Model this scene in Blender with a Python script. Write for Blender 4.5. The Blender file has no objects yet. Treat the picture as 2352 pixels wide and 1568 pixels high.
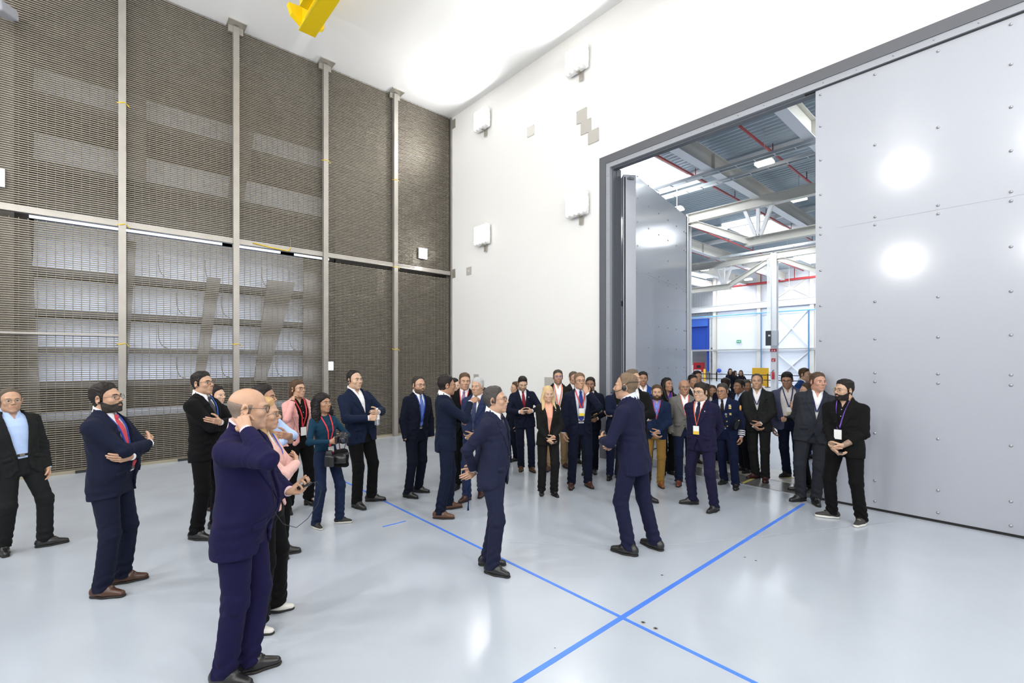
import bpy, bmesh, math, random
import numpy as np
from mathutils import Vector, Matrix
SC = bpy.context.scene
COL = SC.collection
random.seed(7)
# ---------------------------------------------------------------- camera: x runs along the door wall, y out through the door, corner of the room at the origin
FOC, HOR, CAM_H = 1064.0, 829.0, 1.88
YAW = math.radians(48.3)
CAM = np.array([10.7, -7.3, CAM_H])
DX = np.array([-math.sin(YAW), math.cos(YAW)]); RX = np.array([math.cos(YAW), math.sin(YAW)])
cd_ = bpy.data.cameras.new('camera'); cam = bpy.data.objects.new('camera', cd_); COL.objects.link(cam)
cam.location = CAM; cam.rotation_euler = (math.pi/2, 0, YAW)
cd_.sensor_width = 36; cd_.lens = FOC/2352*36; cd_.shift_y = (HOR - 784)/2352; cd_.clip_start = .05; cd_.clip_end = 300
SC.camera = cam
SC.view_settings.view_transform = 'Standard'; SC.view_settings.look = 'None'; SC.view_settings.gamma = 1; SC.view_settings.use_curve_mapping = False
SC.view_settings.exposure = 0.0
# ---------------------------------------------------------------- light: daylight haze outside, flood lamps on the room walls, skylights and lamps of the hall
WORLD = bpy.data.worlds.new('world'); SC.world = WORLD; WORLD.use_nodes = True
WORLD.node_tree.nodes['Background'].inputs[0].default_value = (.80, .90, 1, 1); WORLD.node_tree.nodes['Background'].inputs[1].default_value = .6
def area(name, loc, aim, sx, sy, watts, col=(1, .995, .985), spread=180):
    l = bpy.data.lights.new(name, 'AREA'); l.shape = 'RECTANGLE'; l.size = sx; l.size_y = sy; l.energy = watts; l.color = col; l.spread = math.radians(spread)
    o = bpy.data.objects.new(name, l); COL.objects.link(o); o.location = loc
    o.rotation_euler = Vector(aim).to_track_quat('-Z', 'Y').to_euler(); return o
LAMP_W = 94
LAMPX = (1.5, 4.6)
for x in LAMPX:
    area('flood_light', (x, -.215, 7.95), (0, -1, .1), .40, .38, LAMP_W); area('flood_light', (x, -.205, 5.05), (0, -1, 0), .40, .38, LAMP_W)
for x in (1.5, 4.6, 8.0, 11.1):
    for z in (7.95, 5.05): area('flood_light', (x, -11.65, z), (0, 1, .05), .45, .45, LAMP_W)
for y in (-2.4, -6.0, -9.6):
    for z in (7.95, 5.05): area('flood_light', (14.45, y, z), (-1, 0, .05), .45, .45, LAMP_W)
# rooflights of the hall: daylight falling in under each pane
SKY = [(-.9, 1.3, 8.0, 12.0), (-.9, 1.3, 18.8, 23.2), (-.9, 1.3, 30.3, 34.6), (-9.4, -7.1, 30.5, 34.8), (-9.4, -7.1, 18.8, 23.2), (7.5, 9.8, 8.0, 12.0), (7.5, 9.8, 18.8, 23.2), (-9.4, -7.1, 8, 12)]
for x0, x1, y0, y1 in SKY: area('rooflight', ((x0+x1)/2, (y0+y1)/2, 9.5), (0, 0, -1), x1-x0, y1-y0, 420, (.90, .95, 1))
area('hall_light', (4, 30, 8.2), (-.1, 1, -.5), 14, .6, 470, (.93, .97, 1)); area('hall_light', (-6, 27, 8.0), (-.1, 1, -.5), 12, .6, 360, (.93, .97, 1))
# added unseen fill lights, standing in for daylight on the duct tiers
for z, h_ in ((3.85, .4), (3.02, .3), (2.32, .3), (1.68, .28), (.86, .08)): area('duct_fill_light', (-.66, -5.75, z), (-1, 0, -.35), 4.8, h_, 42*h_, (.74, .83, 1), 110)
for z in (5.75, 6.95): area('duct_fill_light', (-.66, -5.6, z), (-1, 0, -.35), 5.0, .3, 2.6, (.85, .9, 1), 110)
# ---------------------------------------------------------------- materials
_M = {}
def mat(name, col=(.5, .5, .5), rough=.5, metal=0., spec=.5, emit=None, es=1., trans=0., coat=0.):
    key = name + str(tuple(np.round(col, 3)))
    if key in _M: return _M[key]
    m = bpy.data.materials.new(name); m.use_nodes = True; b = m.node_tree.nodes['Principled BSDF']
    b.inputs['Base Color'].default_value = (*col, 1); b.inputs['Roughness'].default_value = rough; b.inputs['Metallic'].default_value = metal
    b.inputs['Specular IOR Level'].default_value = spec; b.inputs['Coat Weight'].default_value = coat
    if emit is not None: b.inputs['Emission Color'].default_value = (*emit, 1); b.inputs['Emission Strength'].default_value = es
    if trans: b.inputs['Transmission Weight'].default_value = trans
    _M[key] = m; return m
def noise_on(m, scale, amt, bump=0., dist=.002, detail=3, stretch=(1, 1, 1), rough=None, coord='Object'):
    """colour mottling and fine relief from procedural noise"""
    nt = m.node_tree; N = nt.nodes; L = nt.links; b = N['Principled BSDF']
    tc = N.new('ShaderNodeTexCoord'); mp = N.new('ShaderNodeMapping'); mp.inputs['Scale'].default_value = stretch
    nz = N.new('ShaderNodeTexNoise'); nz.inputs['Scale'].default_value = scale; nz.inputs['Detail'].default_value = detail
    L.new(tc.outputs[coord], mp.inputs['Vector']); L.new(mp.outputs['Vector'], nz.inputs['Vector'])
    if amt:
        c = b.inputs['Base Color'].default_value[:3]
        mx = N.new('ShaderNodeMix'); mx.data_type = 'RGBA'
        mx.inputs[6].default_value = (*[max(0, x*(1-amt)) for x in c], 1); mx.inputs[7].default_value = (*[min(1, x*(1+amt)) for x in c], 1)
        L.new(nz.outputs['Fac'], mx.inputs[0]); L.new(mx.outputs[2], b.inputs['Base Color'])
    if bump:
        bp = N.new('ShaderNodeBump'); bp.inputs['Strength'].default_value = bump; bp.inputs['Distance'].default_value = dist
        L.new(nz.outputs['Fac'], bp.inputs['Height']); L.new(bp.outputs['Normal'], b.inputs['Normal'])
    if rough:
        mr = N.new('ShaderNodeMapRange'); mr.inputs[3].default_value = rough[0]; mr.inputs[4].default_value = rough[1]
        L.new(nz.outputs['Fac'], mr.inputs[0]); L.new(mr.outputs[0], b.inputs['Roughness'])
    return m
def _once(name, col, make):
    key = name + str(tuple(np.round(col, 3)))
    if key not in _M: _M[key] = make()
    return _M[key]
def mat_skin(c):
    def mk():
        m = mat('skin', c, .48, 0, .4); return noise_on(m, 90, .10, .15, .001)
    return _once('skin_', c, mk)
def mat_hair(c):
    def mk():
        m = mat('hair', c, .55, 0, .22); return noise_on(m, 60, .35, .5, .004, 3, (6, 1.4, 1.2))
    return _once('hair_', c, mk)
def mat_cloth(c, kind='suit'):
    def mk():
        q = .66 if max(c) < .13 and kind != 'silk' else 1
        m = mat(kind + '_cloth', tuple(x*q for x in c), .9, 0, .10); b = m.node_tree.nodes['Principled BSDF']
        b.inputs['Sheen Weight'].default_value = .02 if kind != 'silk' else 0; b.inputs['Sheen Roughness'].default_value = .5
        if kind == 'silk': b.inputs['Roughness'].default_value = .5
        if kind == 'tweed': noise_on(m, 120, .35, .3, .002, 2)
        elif kind == 'denim': noise_on(m, 18, .35, .3, .004, 6)
        else: noise_on(m, 16, .12, .35 if kind != 'silk' else .1, .012, 5)
        return m
    return _once(kind + '_', c, mk)
def mat_glass():
    def mk():
        m = bpy.data.materials.new('lens_glass'); m.use_nodes = True; nt = m.node_tree; nt.nodes.clear()
        o = nt.nodes.new('ShaderNodeOutputMaterial'); t = nt.nodes.new('ShaderNodeBsdfTransparent'); g = nt.nodes.new('ShaderNodeBsdfGlossy'); g.inputs['Roughness'].default_value = .05
        x = nt.nodes.new('ShaderNodeMixShader'); x.inputs[0].default_value = .03
        nt.links.new(t.outputs[0], x.inputs[1]); nt.links.new(g.outputs[0], x.inputs[2]); nt.links.new(x.outputs[0], o.inputs[0]); return m
    return _once('lens', (0, 0, 0), mk)
def boxmesh(c, h, R=None):
    v = np.array([(x, y, z) for z in (-1, 1) for x, y in ((-1, -1), (1, -1), (1, 1), (-1, 1))], float)*np.asarray(h)
    if R is not None: v = v @ np.asarray(R).T
    return v + np.asarray(c, float), [(3, 2, 1, 0), (4, 5, 6, 7), (0, 1, 5, 4), (1, 2, 6, 5), (2, 3, 7, 6), (3, 0, 4, 7)]
# ---------------------------------------------------------------- distance-field modelling helpers
F32 = np.float32
def V3(*a): return np.array(a, float)
def nrm(v):
    v = np.asarray(v, float); return v / (np.linalg.norm(v) + 1e-9)
def smin(a, b, k):
    h = np.clip(.5 + .5*(b - a)/k, 0, 1); return b + (a - b)*h - k*h*(1 - h)
def smax(a, b, k): return -smin(-a, -b, k)
def cone(P, a, b, ra, rb):
    a = np.asarray(a, F32); ab = np.asarray(b, F32) - a
    w = P - a
    t = np.clip((w @ ab)/(ab @ ab + 1e-9), 0, 1)
    w = w - t[:, None]*ab
    return np.sqrt(np.einsum('ij,ij->i', w, w)) - (ra + (rb - ra)*t)
def ell(P, c, r, R=None):
    q = P - np.asarray(c, F32)
    if R is not None: q = q @ np.asarray(R, F32)
    q = q/np.asarray(r, F32)
    k0 = np.sqrt(np.einsum('ij,ij->i', q, q)) + 1e-6
    q = q/np.asarray(r, F32)
    k1 = np.sqrt(np.einsum('ij,ij->i', q, q)) + 1e-6
    return k0*(k0 - 1)/k1
def sph(P, c, r):
    q = P - np.asarray(c, F32); return np.sqrt(np.einsum('ij,ij->i', q, q)) - r
def box(P, c, h, r=0., R=None):
    q = P - np.asarray(c, F32)
    if R is not None: q = q @ np.asarray(R, F32)
    q = np.abs(q) - (np.asarray(h, F32) - r)
    m = np.maximum(q, 0)
    return np.sqrt(np.einsum('ij,ij->i', m, m)) + np.minimum(q.max(1), 0) - r
def rot(axis, deg):
    a = math.radians(deg); c, s = math.cos(a), math.sin(a)
    return {'x': np.array([[1,0,0],[0,c,-s],[0,s,c]]), 'y': np.array([[c,0,s],[0,1,0],[-s,0,c]]), 'z': np.array([[c,-s,0],[s,c,0],[0,0,1]])}[axis]
_CO = np.array([(i, j, k) for i in (0, 1) for j in (0, 1) for k in (0, 1)])
_ED = [(a, b) for a in range(8) for b in range(a+1, 8) if np.abs(_CO[a]-_CO[b]).sum() == 1]
def skin_field(f, lo, hi, h, B=8):
    """surface of f == 0 inside the box as (verts, quads); only blocks near the surface are sampled"""
    lo = np.asarray(lo, float) - 2*h; hi = np.asarray(hi, float) + 2*h
    nb = np.maximum(1, np.ceil((hi - lo)/h/B).astype(int))
    g = np.stack(np.meshgrid(*[np.arange(n) for n in nb], indexing='ij'), -1).reshape(-1, 3)
    dc = f((lo + (g*B + (B-1)/2)*h).astype(F32))
    act = (np.abs(dc) < h*B*.87*1.7 + .004).reshape(nb)
    V = np.repeat(np.repeat(np.repeat(np.where(dc < 0, -1, 1).astype(F32).reshape(nb), B, 0), B, 1), B, 2)
    idx = np.argwhere(act)
    if len(idx) == 0: return np.zeros((0, 3)), np.zeros((0, 4), int)
    o = np.stack(np.meshgrid(*[np.arange(B)]*3, indexing='ij'), -1).reshape(-1, 3)
    pts = (lo + (idx[:, None, :]*B + o[None])*h).reshape(-1, 3).astype(F32)
    d = np.empty(len(pts), F32); C = 200000
    for s in range(0, len(pts), C): d[s:s+C] = f(pts[s:s+C])
    V.reshape(nb[0], B, nb[1], B, nb[2], B).transpose(0, 2, 4, 1, 3, 5)[act] = d.reshape(-1, B, B, B)
    S = V < 0
    c = np.zeros(np.array(S.shape)-1, np.int8); n = c.shape
    for i, j, k in _CO: c += S[i:i+n[0], j:j+n[1], k:k+n[2]]
    cells = np.argwhere((c > 0) & (c < 8))
    I = np.full(n, -1, np.int32); I[tuple(cells.T)] = np.arange(len(cells))
    vals = np.stack([V[tuple((cells + q).T)] for q in _CO], 1)
    acc = np.zeros((len(cells), 3)); cnt = np.zeros(len(cells))
    for a, b in _ED:
        va, vb = vals[:, a], vals[:, b]; m = (va < 0) != (vb < 0)
        t = np.where(m, va/np.where(m, va - vb, 1), 0)
        acc += np.where(m[:, None], _CO[a] + (_CO[b]-_CO[a])*t[:, None], 0); cnt += m
    verts = lo + (cells + acc/cnt[:, None])*h
    quads = []
    for ax in range(3):
        s0 = [slice(None)]*3; s1 = [slice(None)]*3; s0[ax] = slice(0, -1); s1[ax] = slice(1, None)
        A = S[tuple(s0)]; e = np.argwhere(A != S[tuple(s1)])
        u, w = (ax+1) % 3, (ax+2) % 3
        e = e[(e[:, u] > 0) & (e[:, w] > 0) & (e[:, u] < n[u]) & (e[:, w] < n[w])]
        if not len(e): continue
        du = np.zeros(3, int); du[u] = 1; dw = np.zeros(3, int); dw[w] = 1
        q = np.stack([I[tuple((e-du-dw).T)], I[tuple((e-dw).T)], I[tuple(e.T)], I[tuple((e-du).T)]], 1)
        fl = ~A[tuple(e.T)]; q[fl] = q[fl][:, ::-1]
        quads.append(q)
    quads = np.concatenate(quads) if quads else np.zeros((0, 4), int)
    return verts, quads[(quads >= 0).all(1)]
def mesh_of(name, verts, faces, mats, mi=None, smooth=True):
    """faces: (n,4) array, or list of tuples"""
    me = bpy.data.meshes.new(name)
    if isinstance(faces, np.ndarray):
        n = len(faces); k = faces.shape[1] if n else 4
        me.vertices.add(len(verts)); me.vertices.foreach_set('co', np.asarray(verts, F32).ravel())
        me.loops.add(n*k); me.loops.foreach_set('vertex_index', faces.astype(np.int32).ravel())
        me.polygons.add(n); me.polygons.foreach_set('loop_start', np.arange(0, n*k, k, dtype=np.int32))
        me.update(calc_edges=True)
    else:
        me.from_pydata([tuple(v) for v in verts], [], faces)
    for m in mats: me.materials.append(m)
    if mi is not None: me.polygons.foreach_set('material_index', np.asarray(mi, np.int32))
    me.polygons.foreach_set('use_smooth', np.full(len(me.polygons), smooth))
    me.update()
    return me
def link(name, me, parent=None, loc=None, **props):
    o = bpy.data.objects.new(name, me); COL.objects.link(o)
    if parent is not None: o.parent = parent
    if loc is not None: o.location = loc
    for k, v in props.items():
        if v is not None: o[k] = v
    return o
def join(parts):
    """[(verts, quads, mi)] -> one"""
    vs, fs, ms = [], [], []; n = 0
    for v, f, m in parts:
        vs.append(v); fs.append(f + n); ms.append(np.broadcast_to(np.asarray(m), (len(f),))); n += len(v)
    return np.concatenate(vs), np.concatenate(fs), np.concatenate(ms)
def tube(pts, r, sides=6, closed=False, flat=1.0):
    """round bar along a polyline as (verts, quads)"""
    pts = np.asarray(pts, float); n = len(pts); vs = []; up = V3(0, 0, 1)
    for i in range(n):
        a = pts[i-1] if (i or closed) else pts[i]; b = pts[(i+1) % n] if (i < n-1 or closed) else pts[i]
        t = nrm(b - a); s = np.cross(t, up)
        if np.linalg.norm(s) < .05: s = np.cross(t, V3(0, 1, 0))
        s = nrm(s); u = np.cross(s, t); rr = r[i] if np.ndim(r) else r
        for k in range(sides):
            an = 2*math.pi*k/sides; vs.append(pts[i] + s*rr*math.cos(an) + u*rr*flat*math.sin(an))
    fs = []
    for i in range(n if closed else n-1):
        for k in range(sides):
            j = (i+1) % n; fs.append((i*sides+k, i*sides+(k+1) % sides, j*sides+(k+1) % sides, j*sides+k))
    if not closed and sides == 6:
        for b in (0, (n-1)*sides): fs += [(b, b+1, b+2, b+3), (b, b+3, b+4, b+5)]
    if not closed and sides == 4:
        for b in (0, (n-1)*sides): fs += [(b, b+1, b+2, b+3)]
    return np.array(vs), np.array(fs)
def ball(c, r, n=12, m=8):
    vs = []; fs = []
    for j in range(m+1):
        for i in range(n):
            a, b = 2*math.pi*i/n, math.pi*j/m
            vs.append((math.sin(b)*math.cos(a), math.cos(b), math.sin(b)*math.sin(a)))
    for j in range(m):
        for i in range(n): fs.append((j*n+i, (j+1)*n+i, (j+1)*n+(i+1) % n, j*n+(i+1) % n))
    return np.array(vs)*np.asarray(r) + np.asarray(c), np.array(fs)[:, ::-1]
# ---------------------------------------------------------------- the room
RH = 8.61                                       # room height
def solid(name, lo, hi, m, parent=None, **props):
    lo = np.array(lo, float); hi = np.array(hi, float); v, f = boxmesh((lo+hi)/2, (hi-lo)/2)
    return link(name, mesh_of(name, v, f, [m], None, False), parent, **props)
def boxes(name, bs, m, parent=None, **props):
    vs, fs = [], []
    for c, h, *R in bs:
        v, f = boxmesh(c, h, R[0] if R else None); n = len(vs); vs += list(v); fs += [tuple(i+n for i in q) for q in f]
    return link(name, mesh_of(name, vs, fs, [m], None, False), parent, **props)
def bar(a, b, w, h):
    """box along a line: centre, half sizes, rotation"""
    a = np.asarray(a, float); b = np.asarray(b, float); d = b - a; L = np.linalg.norm(d); t = d/L
    s = nrm(np.cross(t, V3(0, 0, 1))) if abs(t[2]) < .99 else V3(1, 0, 0); u = np.cross(s, t)
    return ((a+b)/2, (w/2, L/2, h/2), np.stack([s, t, u], 1))
def ibeam(a, b, w, h, tf=.02, tw=.014):
    c, (hw, hl, hh), R = bar(a, b, w, h)
    up = R[:, 2]
    return [(c + up*(h/2 - tf/2), (w/2, hl, tf/2), R), (c - up*(h/2 - tf/2), (w/2, hl, tf/2), R), (c, (tw/2, hl, h/2 - tf), R)]
def empty(name, loc=(0, 0, 0), **props):
    return link(name, None, None, loc, **props)
def thing(name, label, cat, loc, group=None):
    return empty(name, loc, label=label, category=cat, group=group)
m_white = mat('white_paint', (.84, .84, .83), .42); m_ceil = mat('ceiling_gloss', (.80, .80, .80), .25); 
m_floor = noise_on(mat('epoxy_floor', (.465, .51, .575), .22, coat=.35), 2.2, .05, .03, .01, 4, rough=(.16, .30))
_b = m_floor.node_tree.nodes['Principled BSDF']; _b.inputs['Coat Roughness'].default_value = .16
m_gal = noise_on(mat('galvanised', (.235, .21, .17), .5, .6), 6, .18, 0)
m_post = noise_on(mat('galvanised_post', (.36, .34, .31), .42, .6), 4, .15, 0)
m_frame = mat('frame_grey', (.105, .112, .13), .35); m_frame2 = mat('frame_light_grey', (.33, .35, .39), .3)
m_door = noise_on(mat('door_grey', (.375, .395, .45), .36, coat=1.), 120, .02, .10, .002, 3)
m_door.node_tree.nodes['Principled BSDF'].inputs['Coat Roughness'].default_value = .13
m_bolt = mat('bolt', (.42, .43, .46), .35, .5); m_dark = mat('dark_gap', (.02, .02, .022), .6); m_steel = mat('steel_plate', (.42, .40, .36), .45, .6)
XR, YB = 14.6, -11.8
fl = solid('floor', (-.1, YB, -.3), (XR, 0, 0), m_floor, kind='structure')
solid('ceiling', (-3.2, YB, RH), (XR, .1, RH + .2), m_ceil, kind='structure')
# door wall with the big opening
DX0, DX1, DZ = 5.1, 12.4, 5.82
w = empty('wall_right', kind='structure')
solid('wall_panel', (-.1, 0, 0), (DX0, .10, RH), m_white, w); solid('wall_panel', (DX1, 0, 0), (XR, .10, RH), m_white, w); solid('wall_panel', (DX0, 0, DZ), (DX1, .10, RH), m_white, w)
solid('wall_back', (XR, YB, 0), (XR + .2, .3, RH), m_white, kind='structure'); solid('wall_front', (-3.2, YB - .2, 0), (XR, YB, RH), m_white, kind='structure')
# door frame: outer dark casing, lighter bolted strip, inner return
fr = empty('trim_1', kind='structure')
def frame_ring(name, x0, z0, wd, y0, y1, m):
    x1 = DX0 + DX1 - x0
    for n, lo, hi in ((0, (x0, y0, 0), (x0 + wd, y1, z0)), (1, (x1 - wd, y0, 0), (x1, y1, z0)), (2, (x0 + wd, y0, z0 - wd), (x1 - wd, y1, z0))):
        solid(name, lo, hi, m, fr)
frame_ring('casing', DX0, DZ, .15, -.035, .12, m_frame); frame_ring('bolted_strip', DX0 + .15, DZ - .15, .085, -.02, .12, m_frame2); frame_ring('return', DX0 + .235, DZ - .235, .03, .05, .16, m_frame)
dv, df = ball((0, 0, 0), (.011, .008, .011), 8, 4); bolt_s = mesh_of('bolt_small', dv, df, [m_bolt])
dv, df = ball((0, 0, 0), (.017, .012, .017), 10, 4); bolt_l = mesh_of('bolt_large', dv, df, [m_bolt])
for k in range(16): link('bolt', bolt_s, fr, (DX0 + .19, -.022, .25 + .345*k))
for k in range(18): link('bolt', bolt_s, fr, (DX0 + .40 + .37*k, -.022, DZ - .19))
# closed leaf on the right
d1 = empty('door_1', kind='structure')
solid('door_leaf', (8.73, .02, .025), (12.15, .28, 5.57), m_door, d1)
BZ = [.11, .37, .97, 1.62, 1.73, 2.16, 2.63, 3.11, 3.60, 3.70, 4.14, 4.61, 5.07, 5.50]
for i, x in enumerate((8.79, 9.38, 9.97, 10.55, 11.14)):
    for z in BZ:
        if i in (1, 2) and z in (3.11, 4.14, 5.07): continue
        link('bolt', bolt_l, d1, (x, .018, z))
solid('seam', (9.0, .0175, 3.648), (12.15, .021, 3.652), mat('seam', (.40, .41, .45), .4), d1)
solid('seal', (8.73, .03, 0.0), (12.15, .1, .025), m_dark, d1); solid('top_seal', (8.6, .01, 5.57), (12.15, .1, 5.60), m_dark, d1)
# open leaf on the left, swung out into the hall
d2 = empty('door_2', kind='structure')
A0, A1 = V3(5.57, .50, 0), V3(4.95, 3.68, 0); dt = nrm(A1 - A0); dn = V3(-dt[1], dt[0], 0)    # dn points away from the opening
def slab(name, pts, z0, z1, m, par):
    n = len(pts); vs = [(p[0], p[1], z) for z in (z0, z1) for p in pts]
    fs = [tuple(range(n))[::-1], tuple(range(n, 2*n))] + [(i, (i+1) % n, n+(i+1) % n, n+i) for i in range(n)]
    return link(name, mesh_of(name, vs, fs, [m], None, False), par)
slab('door_leaf', [A0, A1, A1 + dn*.26, A0 + dn*.30 + dt*-.02, V3(5.43, .287, 0)], .03, 5.5, m_door, d2)
solid('leaf_seal', (5.405, .30, .03), (5.43, .34, 5.5), m_dark, d2)
c, hh, R = bar(A1 + dt*.02, A1 + dt*.021 + V3(0, 0, 0), .02, 1); boxes('edge_strip', [(V3(A1[0], A1[1], 2.76) + dt*.01, (.012, .012, 2.74), np.stack([dt, dn, V3(0, 0, 1)], 1))], m_frame2, d2)
rotb = math.atan2(dt[1], dt[0])
for i, u in enumerate((.08, .67, 1.26, 1.85, 2.44, 3.03, 3.17)):
    for z in BZ:
        if i in (1, 2, 4, 5) and z in (3.11, 4.14): continue
        q = A0 + dt*u; o = link('bolt', bolt_l, d2, (q[0] - dn[0]*.002, q[1] - dn[1]*.002, z)); o.rotation_euler = (0, 0, rotb)
boxes('seam', [(A0 + dt*1.6 - dn*.001 + V3(0, 0, 3.65), (1.6, .002, .003), np.stack([dt, dn, V3(0, 0, 1)], 1))], mat('seam', (.40, .41, .45), .4), d2)
# lit cable slot, hinges and sealing edge between jamb and leaf
hp = empty('trim_2', kind='structure')
solid('jamb_plate', (5.33, .16, 0), (5.37, .30, 5.6), m_frame, hp); solid('slot_back', (5.20, .60, 0), (5.44, .63, 5.5), mat('slot_cream', (.55, .50, .36), .6), hp)
solid('black_edge', (5.425, .30, 0), (5.455, .33, 5.45), m_dark, hp)
for z in (.8, 1.9, 3.0, 3.25, 4.4, 5.1):
    v, f = tube([(5.37, .44, z), (5.40, .36, z - .02), (5.43, .32, z - .01)], .014, 6); link('cable_clip', mesh_of('clip', v, f, [m_dark]), hp)
solid('hinge_block', (5.37, .30, 2.95), (5.43, .42, 3.05), m_dark, hp); solid('hinge_arm', (5.36, .35, 5.40), (5.55, .60, 5.44), m_frame, hp)
# threshold of worn steel plates
th = empty('trim_3', kind='structure'); m_thr = noise_on(mat('worn_plate', (.42, .40, .36), .35, .2), 3.5, .35, .1, .004, 6); m_thr2 = noise_on(mat('worn_dark_plate', (.20, .20, .20), .2, .3), 5, .5, .1, .004, 6)
for x0, x1, y0, y1, m in ((5.45, 6.6, .05, .62, m_thr2), (6.62, 7.75, .05, .62, m_thr2), (7.77, 8.68, .05, .62, m_thr2), (5.45, 6.9, .65, 1.45, m_thr), (6.92, 8.72, .65, 1.45, m_thr)): solid('plate', (x0, y0, -.01), (x1, y1, .004), m, th)
solid('yellow_mark', (7.72, .10, .004), (7.76, .6, .006), mat('floor_yellow', (.6, .52, .12), .5), th); solid('yellow_mark', (7.95, .95, .004), (8.35, 1.03, .006), mat('floor_yellow', (.35, .30, .10), .5), th)
solid('trim_4', (8.6, -.004, 0), (12.4, .02, .008), m_dark, kind='structure')
# ---- the grating wall
wl = empty('wall_left', kind='structure')
PY = [-.045, -1.75, -3.48, -5.25, -7.0, -8.75, -10.5, YB]; ZM = 4.29
def grate(y0, y1, z0, z1):
    bs = []; vs, fs = [], []
    p = .036; n = int((z1 - z0)/p)
    for k in range(n):
        z = z0 + p*(k + .5); jig = .0015*math.sin(k*2.3 + y0*7)
        bs.append(((-.03 + jig, (y0+y1)/2, z), (.011, (y1-y0)/2, .0088)))
    yy = y0 + .03; bs.append(((-.05, yy, (z0+z1)/2), (.004, .004, (z1-z0)/2)))
    while yy < y1 - .02:
        bs.append(((-.05, yy, (z0+z1)/2), (.004, .0045, (z1-z0)/2))); yy += .105
    return bs
for a, b in zip(PY[1:], PY[:-1]):
    for z0, z1 in ((.05, ZM - .115), (ZM + .05, RH)):
        boxes('grating_panel', grate(a + .04, b - .04, z0, z1), m_gal, wl)
    for (z0, z1) in ((ZM-.055, ZM + .055),):
        boxes('cross_beam', [((.02, (a+b)/2, ZM + .04), (.05, (b-a)/2 - .05, .012)), ((.06, (a+b)/2, ZM - .0), (.008, (b-a)/2 - .05, .052)), ((.02, (a+b)/2, ZM - .04), (.05, (b-a)/2 - .05, .012))], m_post, wl)
for i, y in enumerate(PY[:-1]):
    if i == 0:
        boxes('post', [((.0, y + .02, RH/2), (.03, .022, RH/2))], m_post, wl)
        for zz in (ZM, RH - .2): boxes('wall_bracket', [((.08, .0 - .006, zz), (.10, .006, .12))], m_steel, wl)
        for k in range(22): link('tack_weld', bolt_s, wl, (.032, y + .02, .3 + k*.38))
        continue
    boxes('post', [((.055, y - .045, RH/2 - .02), (.05, .007, RH/2 - .02)), ((.055, y + .045, RH/2 - .02), (.05, .007, RH/2 - .02)), ((.055, y, RH/2 - .02), (.007, .04, RH/2 - .02)), ((.108, y, RH/2 - .02), (.006, .052, RH/2 - .02))], m_post, wl)
    boxes('ceiling_plate', [((.09, y, RH - .011), (.17, .16, .011)), ((.03, y, RH - .08), (.03, .13, .07))], m_steel, wl)
boxes('rail', [((.03, -7.88, 2.33), (.02, .84, .018))], m_post, wl)
boxes('bottom_rail', [((.0, -5.9, .025), (.03, 5.9, .025))], mat('bottom_rail', (.30, .27, .2), .6), wl)
for a in (-9.2, -7.6, -6.2, -4.6): solid('floor_block', (.03, a, 0), (.06, a + .5, .045), m_dark, wl)
# duct behind the grating: tiers of curved light panels between dark ledges, leaning dividers
du = empty('wall_duct', kind='structure')
m_pan = noise_on(mat('duct_panel', (.72, .76, .84), .45), 3, .15, 0); m_led = mat('duct_ledge', (.05, .047, .042), .6); m_dk = mat('duct_dark', (.10, .095, .085), .7)
solid('back_panel', (-3.2, YB, 0), (-3.0, 0, RH), m_dk, du); solid('side_panel', (-3.0, -.12, 0), (-.09, -.0, RH), m_dk, du); solid('side_panel', (-.75, -2.95, 0), (-.68, -.12, RH), m_dk, du); solid('floor_panel', (-3, YB, -.05), (-.1, 0, 0), m_dk, du)
solid('side_panel', (-.5, -11.8, 0), (-.45, -8.35, RH), mat('duct_side', (.34, .31, .29), .6), du)
TI = [(3.58, 4.50), (2.83, 3.42), (2.13, 2.70), (1.50, 2.03), (.78, .90), (5.48, 6.1), (6.7, 7.3)]
for z0, z1 in TI:
    n = 8; vs, fs = [], []
    for k in range(n+1):
        t = k/n; x = -1.15 - .42*(1 - (1-t)**2)**.5; z = z0 + (z1 - z0)*t
        vs += [(x, -8.2, z), (x, -3.1 if z0 < 5 else -1.0, z)]
    fs = [(2*k, 2*k+1, 2*k+3, 2*k+2) for k in range(n)]
    link('curved_panel', mesh_of('panel', vs, fs, [m_pan]), du)
    solid('ledge', (-2.3, -8.3, z0 - .10), (-1.1, -3.0, z0 - .005), m_led, du)
solid('ledge', (-2.3, -8.3, 4.62), (-1.0, -1.0, 4.74), m_led, du)
def plate_yz(name, pts, x, th, m):
    n = len(pts); vs = [(x + q, y, z) for q in (-th, th) for y, z in pts]
    fs = [tuple(range(n)), tuple(range(n, 2*n))[::-1]] + [(i, n+i, n+(i+1) % n, (i+1) % n) for i in range(n)]
    return link(name, mesh_of(name, vs, fs, [m], None, False), du)
m_div = mat('duct_divider', (.13, .12, .105), .6)
for pts in ([(-5.59, 3.65), (-5.34, 3.66), (-5.64, 1.5), (-5.81, 1.5)], [(-4.42, 3.75), (-3.82, 3.75), (-4.45, 1.45), (-4.70, 1.45)], [(-6.98, 4.2), (-6.76, 4.2), (-6.90, 1.45), (-6.97, 1.45)], [(-3.62, 4.6), (-2.9, 4.6), (-2.9, .6), (-3.66, .6)], [(-8.45, 4.5), (-8.22, 4.5), (-8.05, .6), (-8.45, .6)]):
    plate_yz('divider', pts, -.96, .03, m_div)
for pts in ([(-6.9, 8.4), (-6.6, 8.4), (-6.6, 5.4), (-6.9, 5.4)], [(-4.9, 8.4), (-4.5, 8.4), (-4.9, 5.4), (-5.2, 5.4)], [(-2.9, 8.4), (-2.4, 8.4), (-2.9, 5.0), (-3.2, 5.0)]):
    plate_yz('divider', pts, -1.02, .03, m_div)
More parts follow.
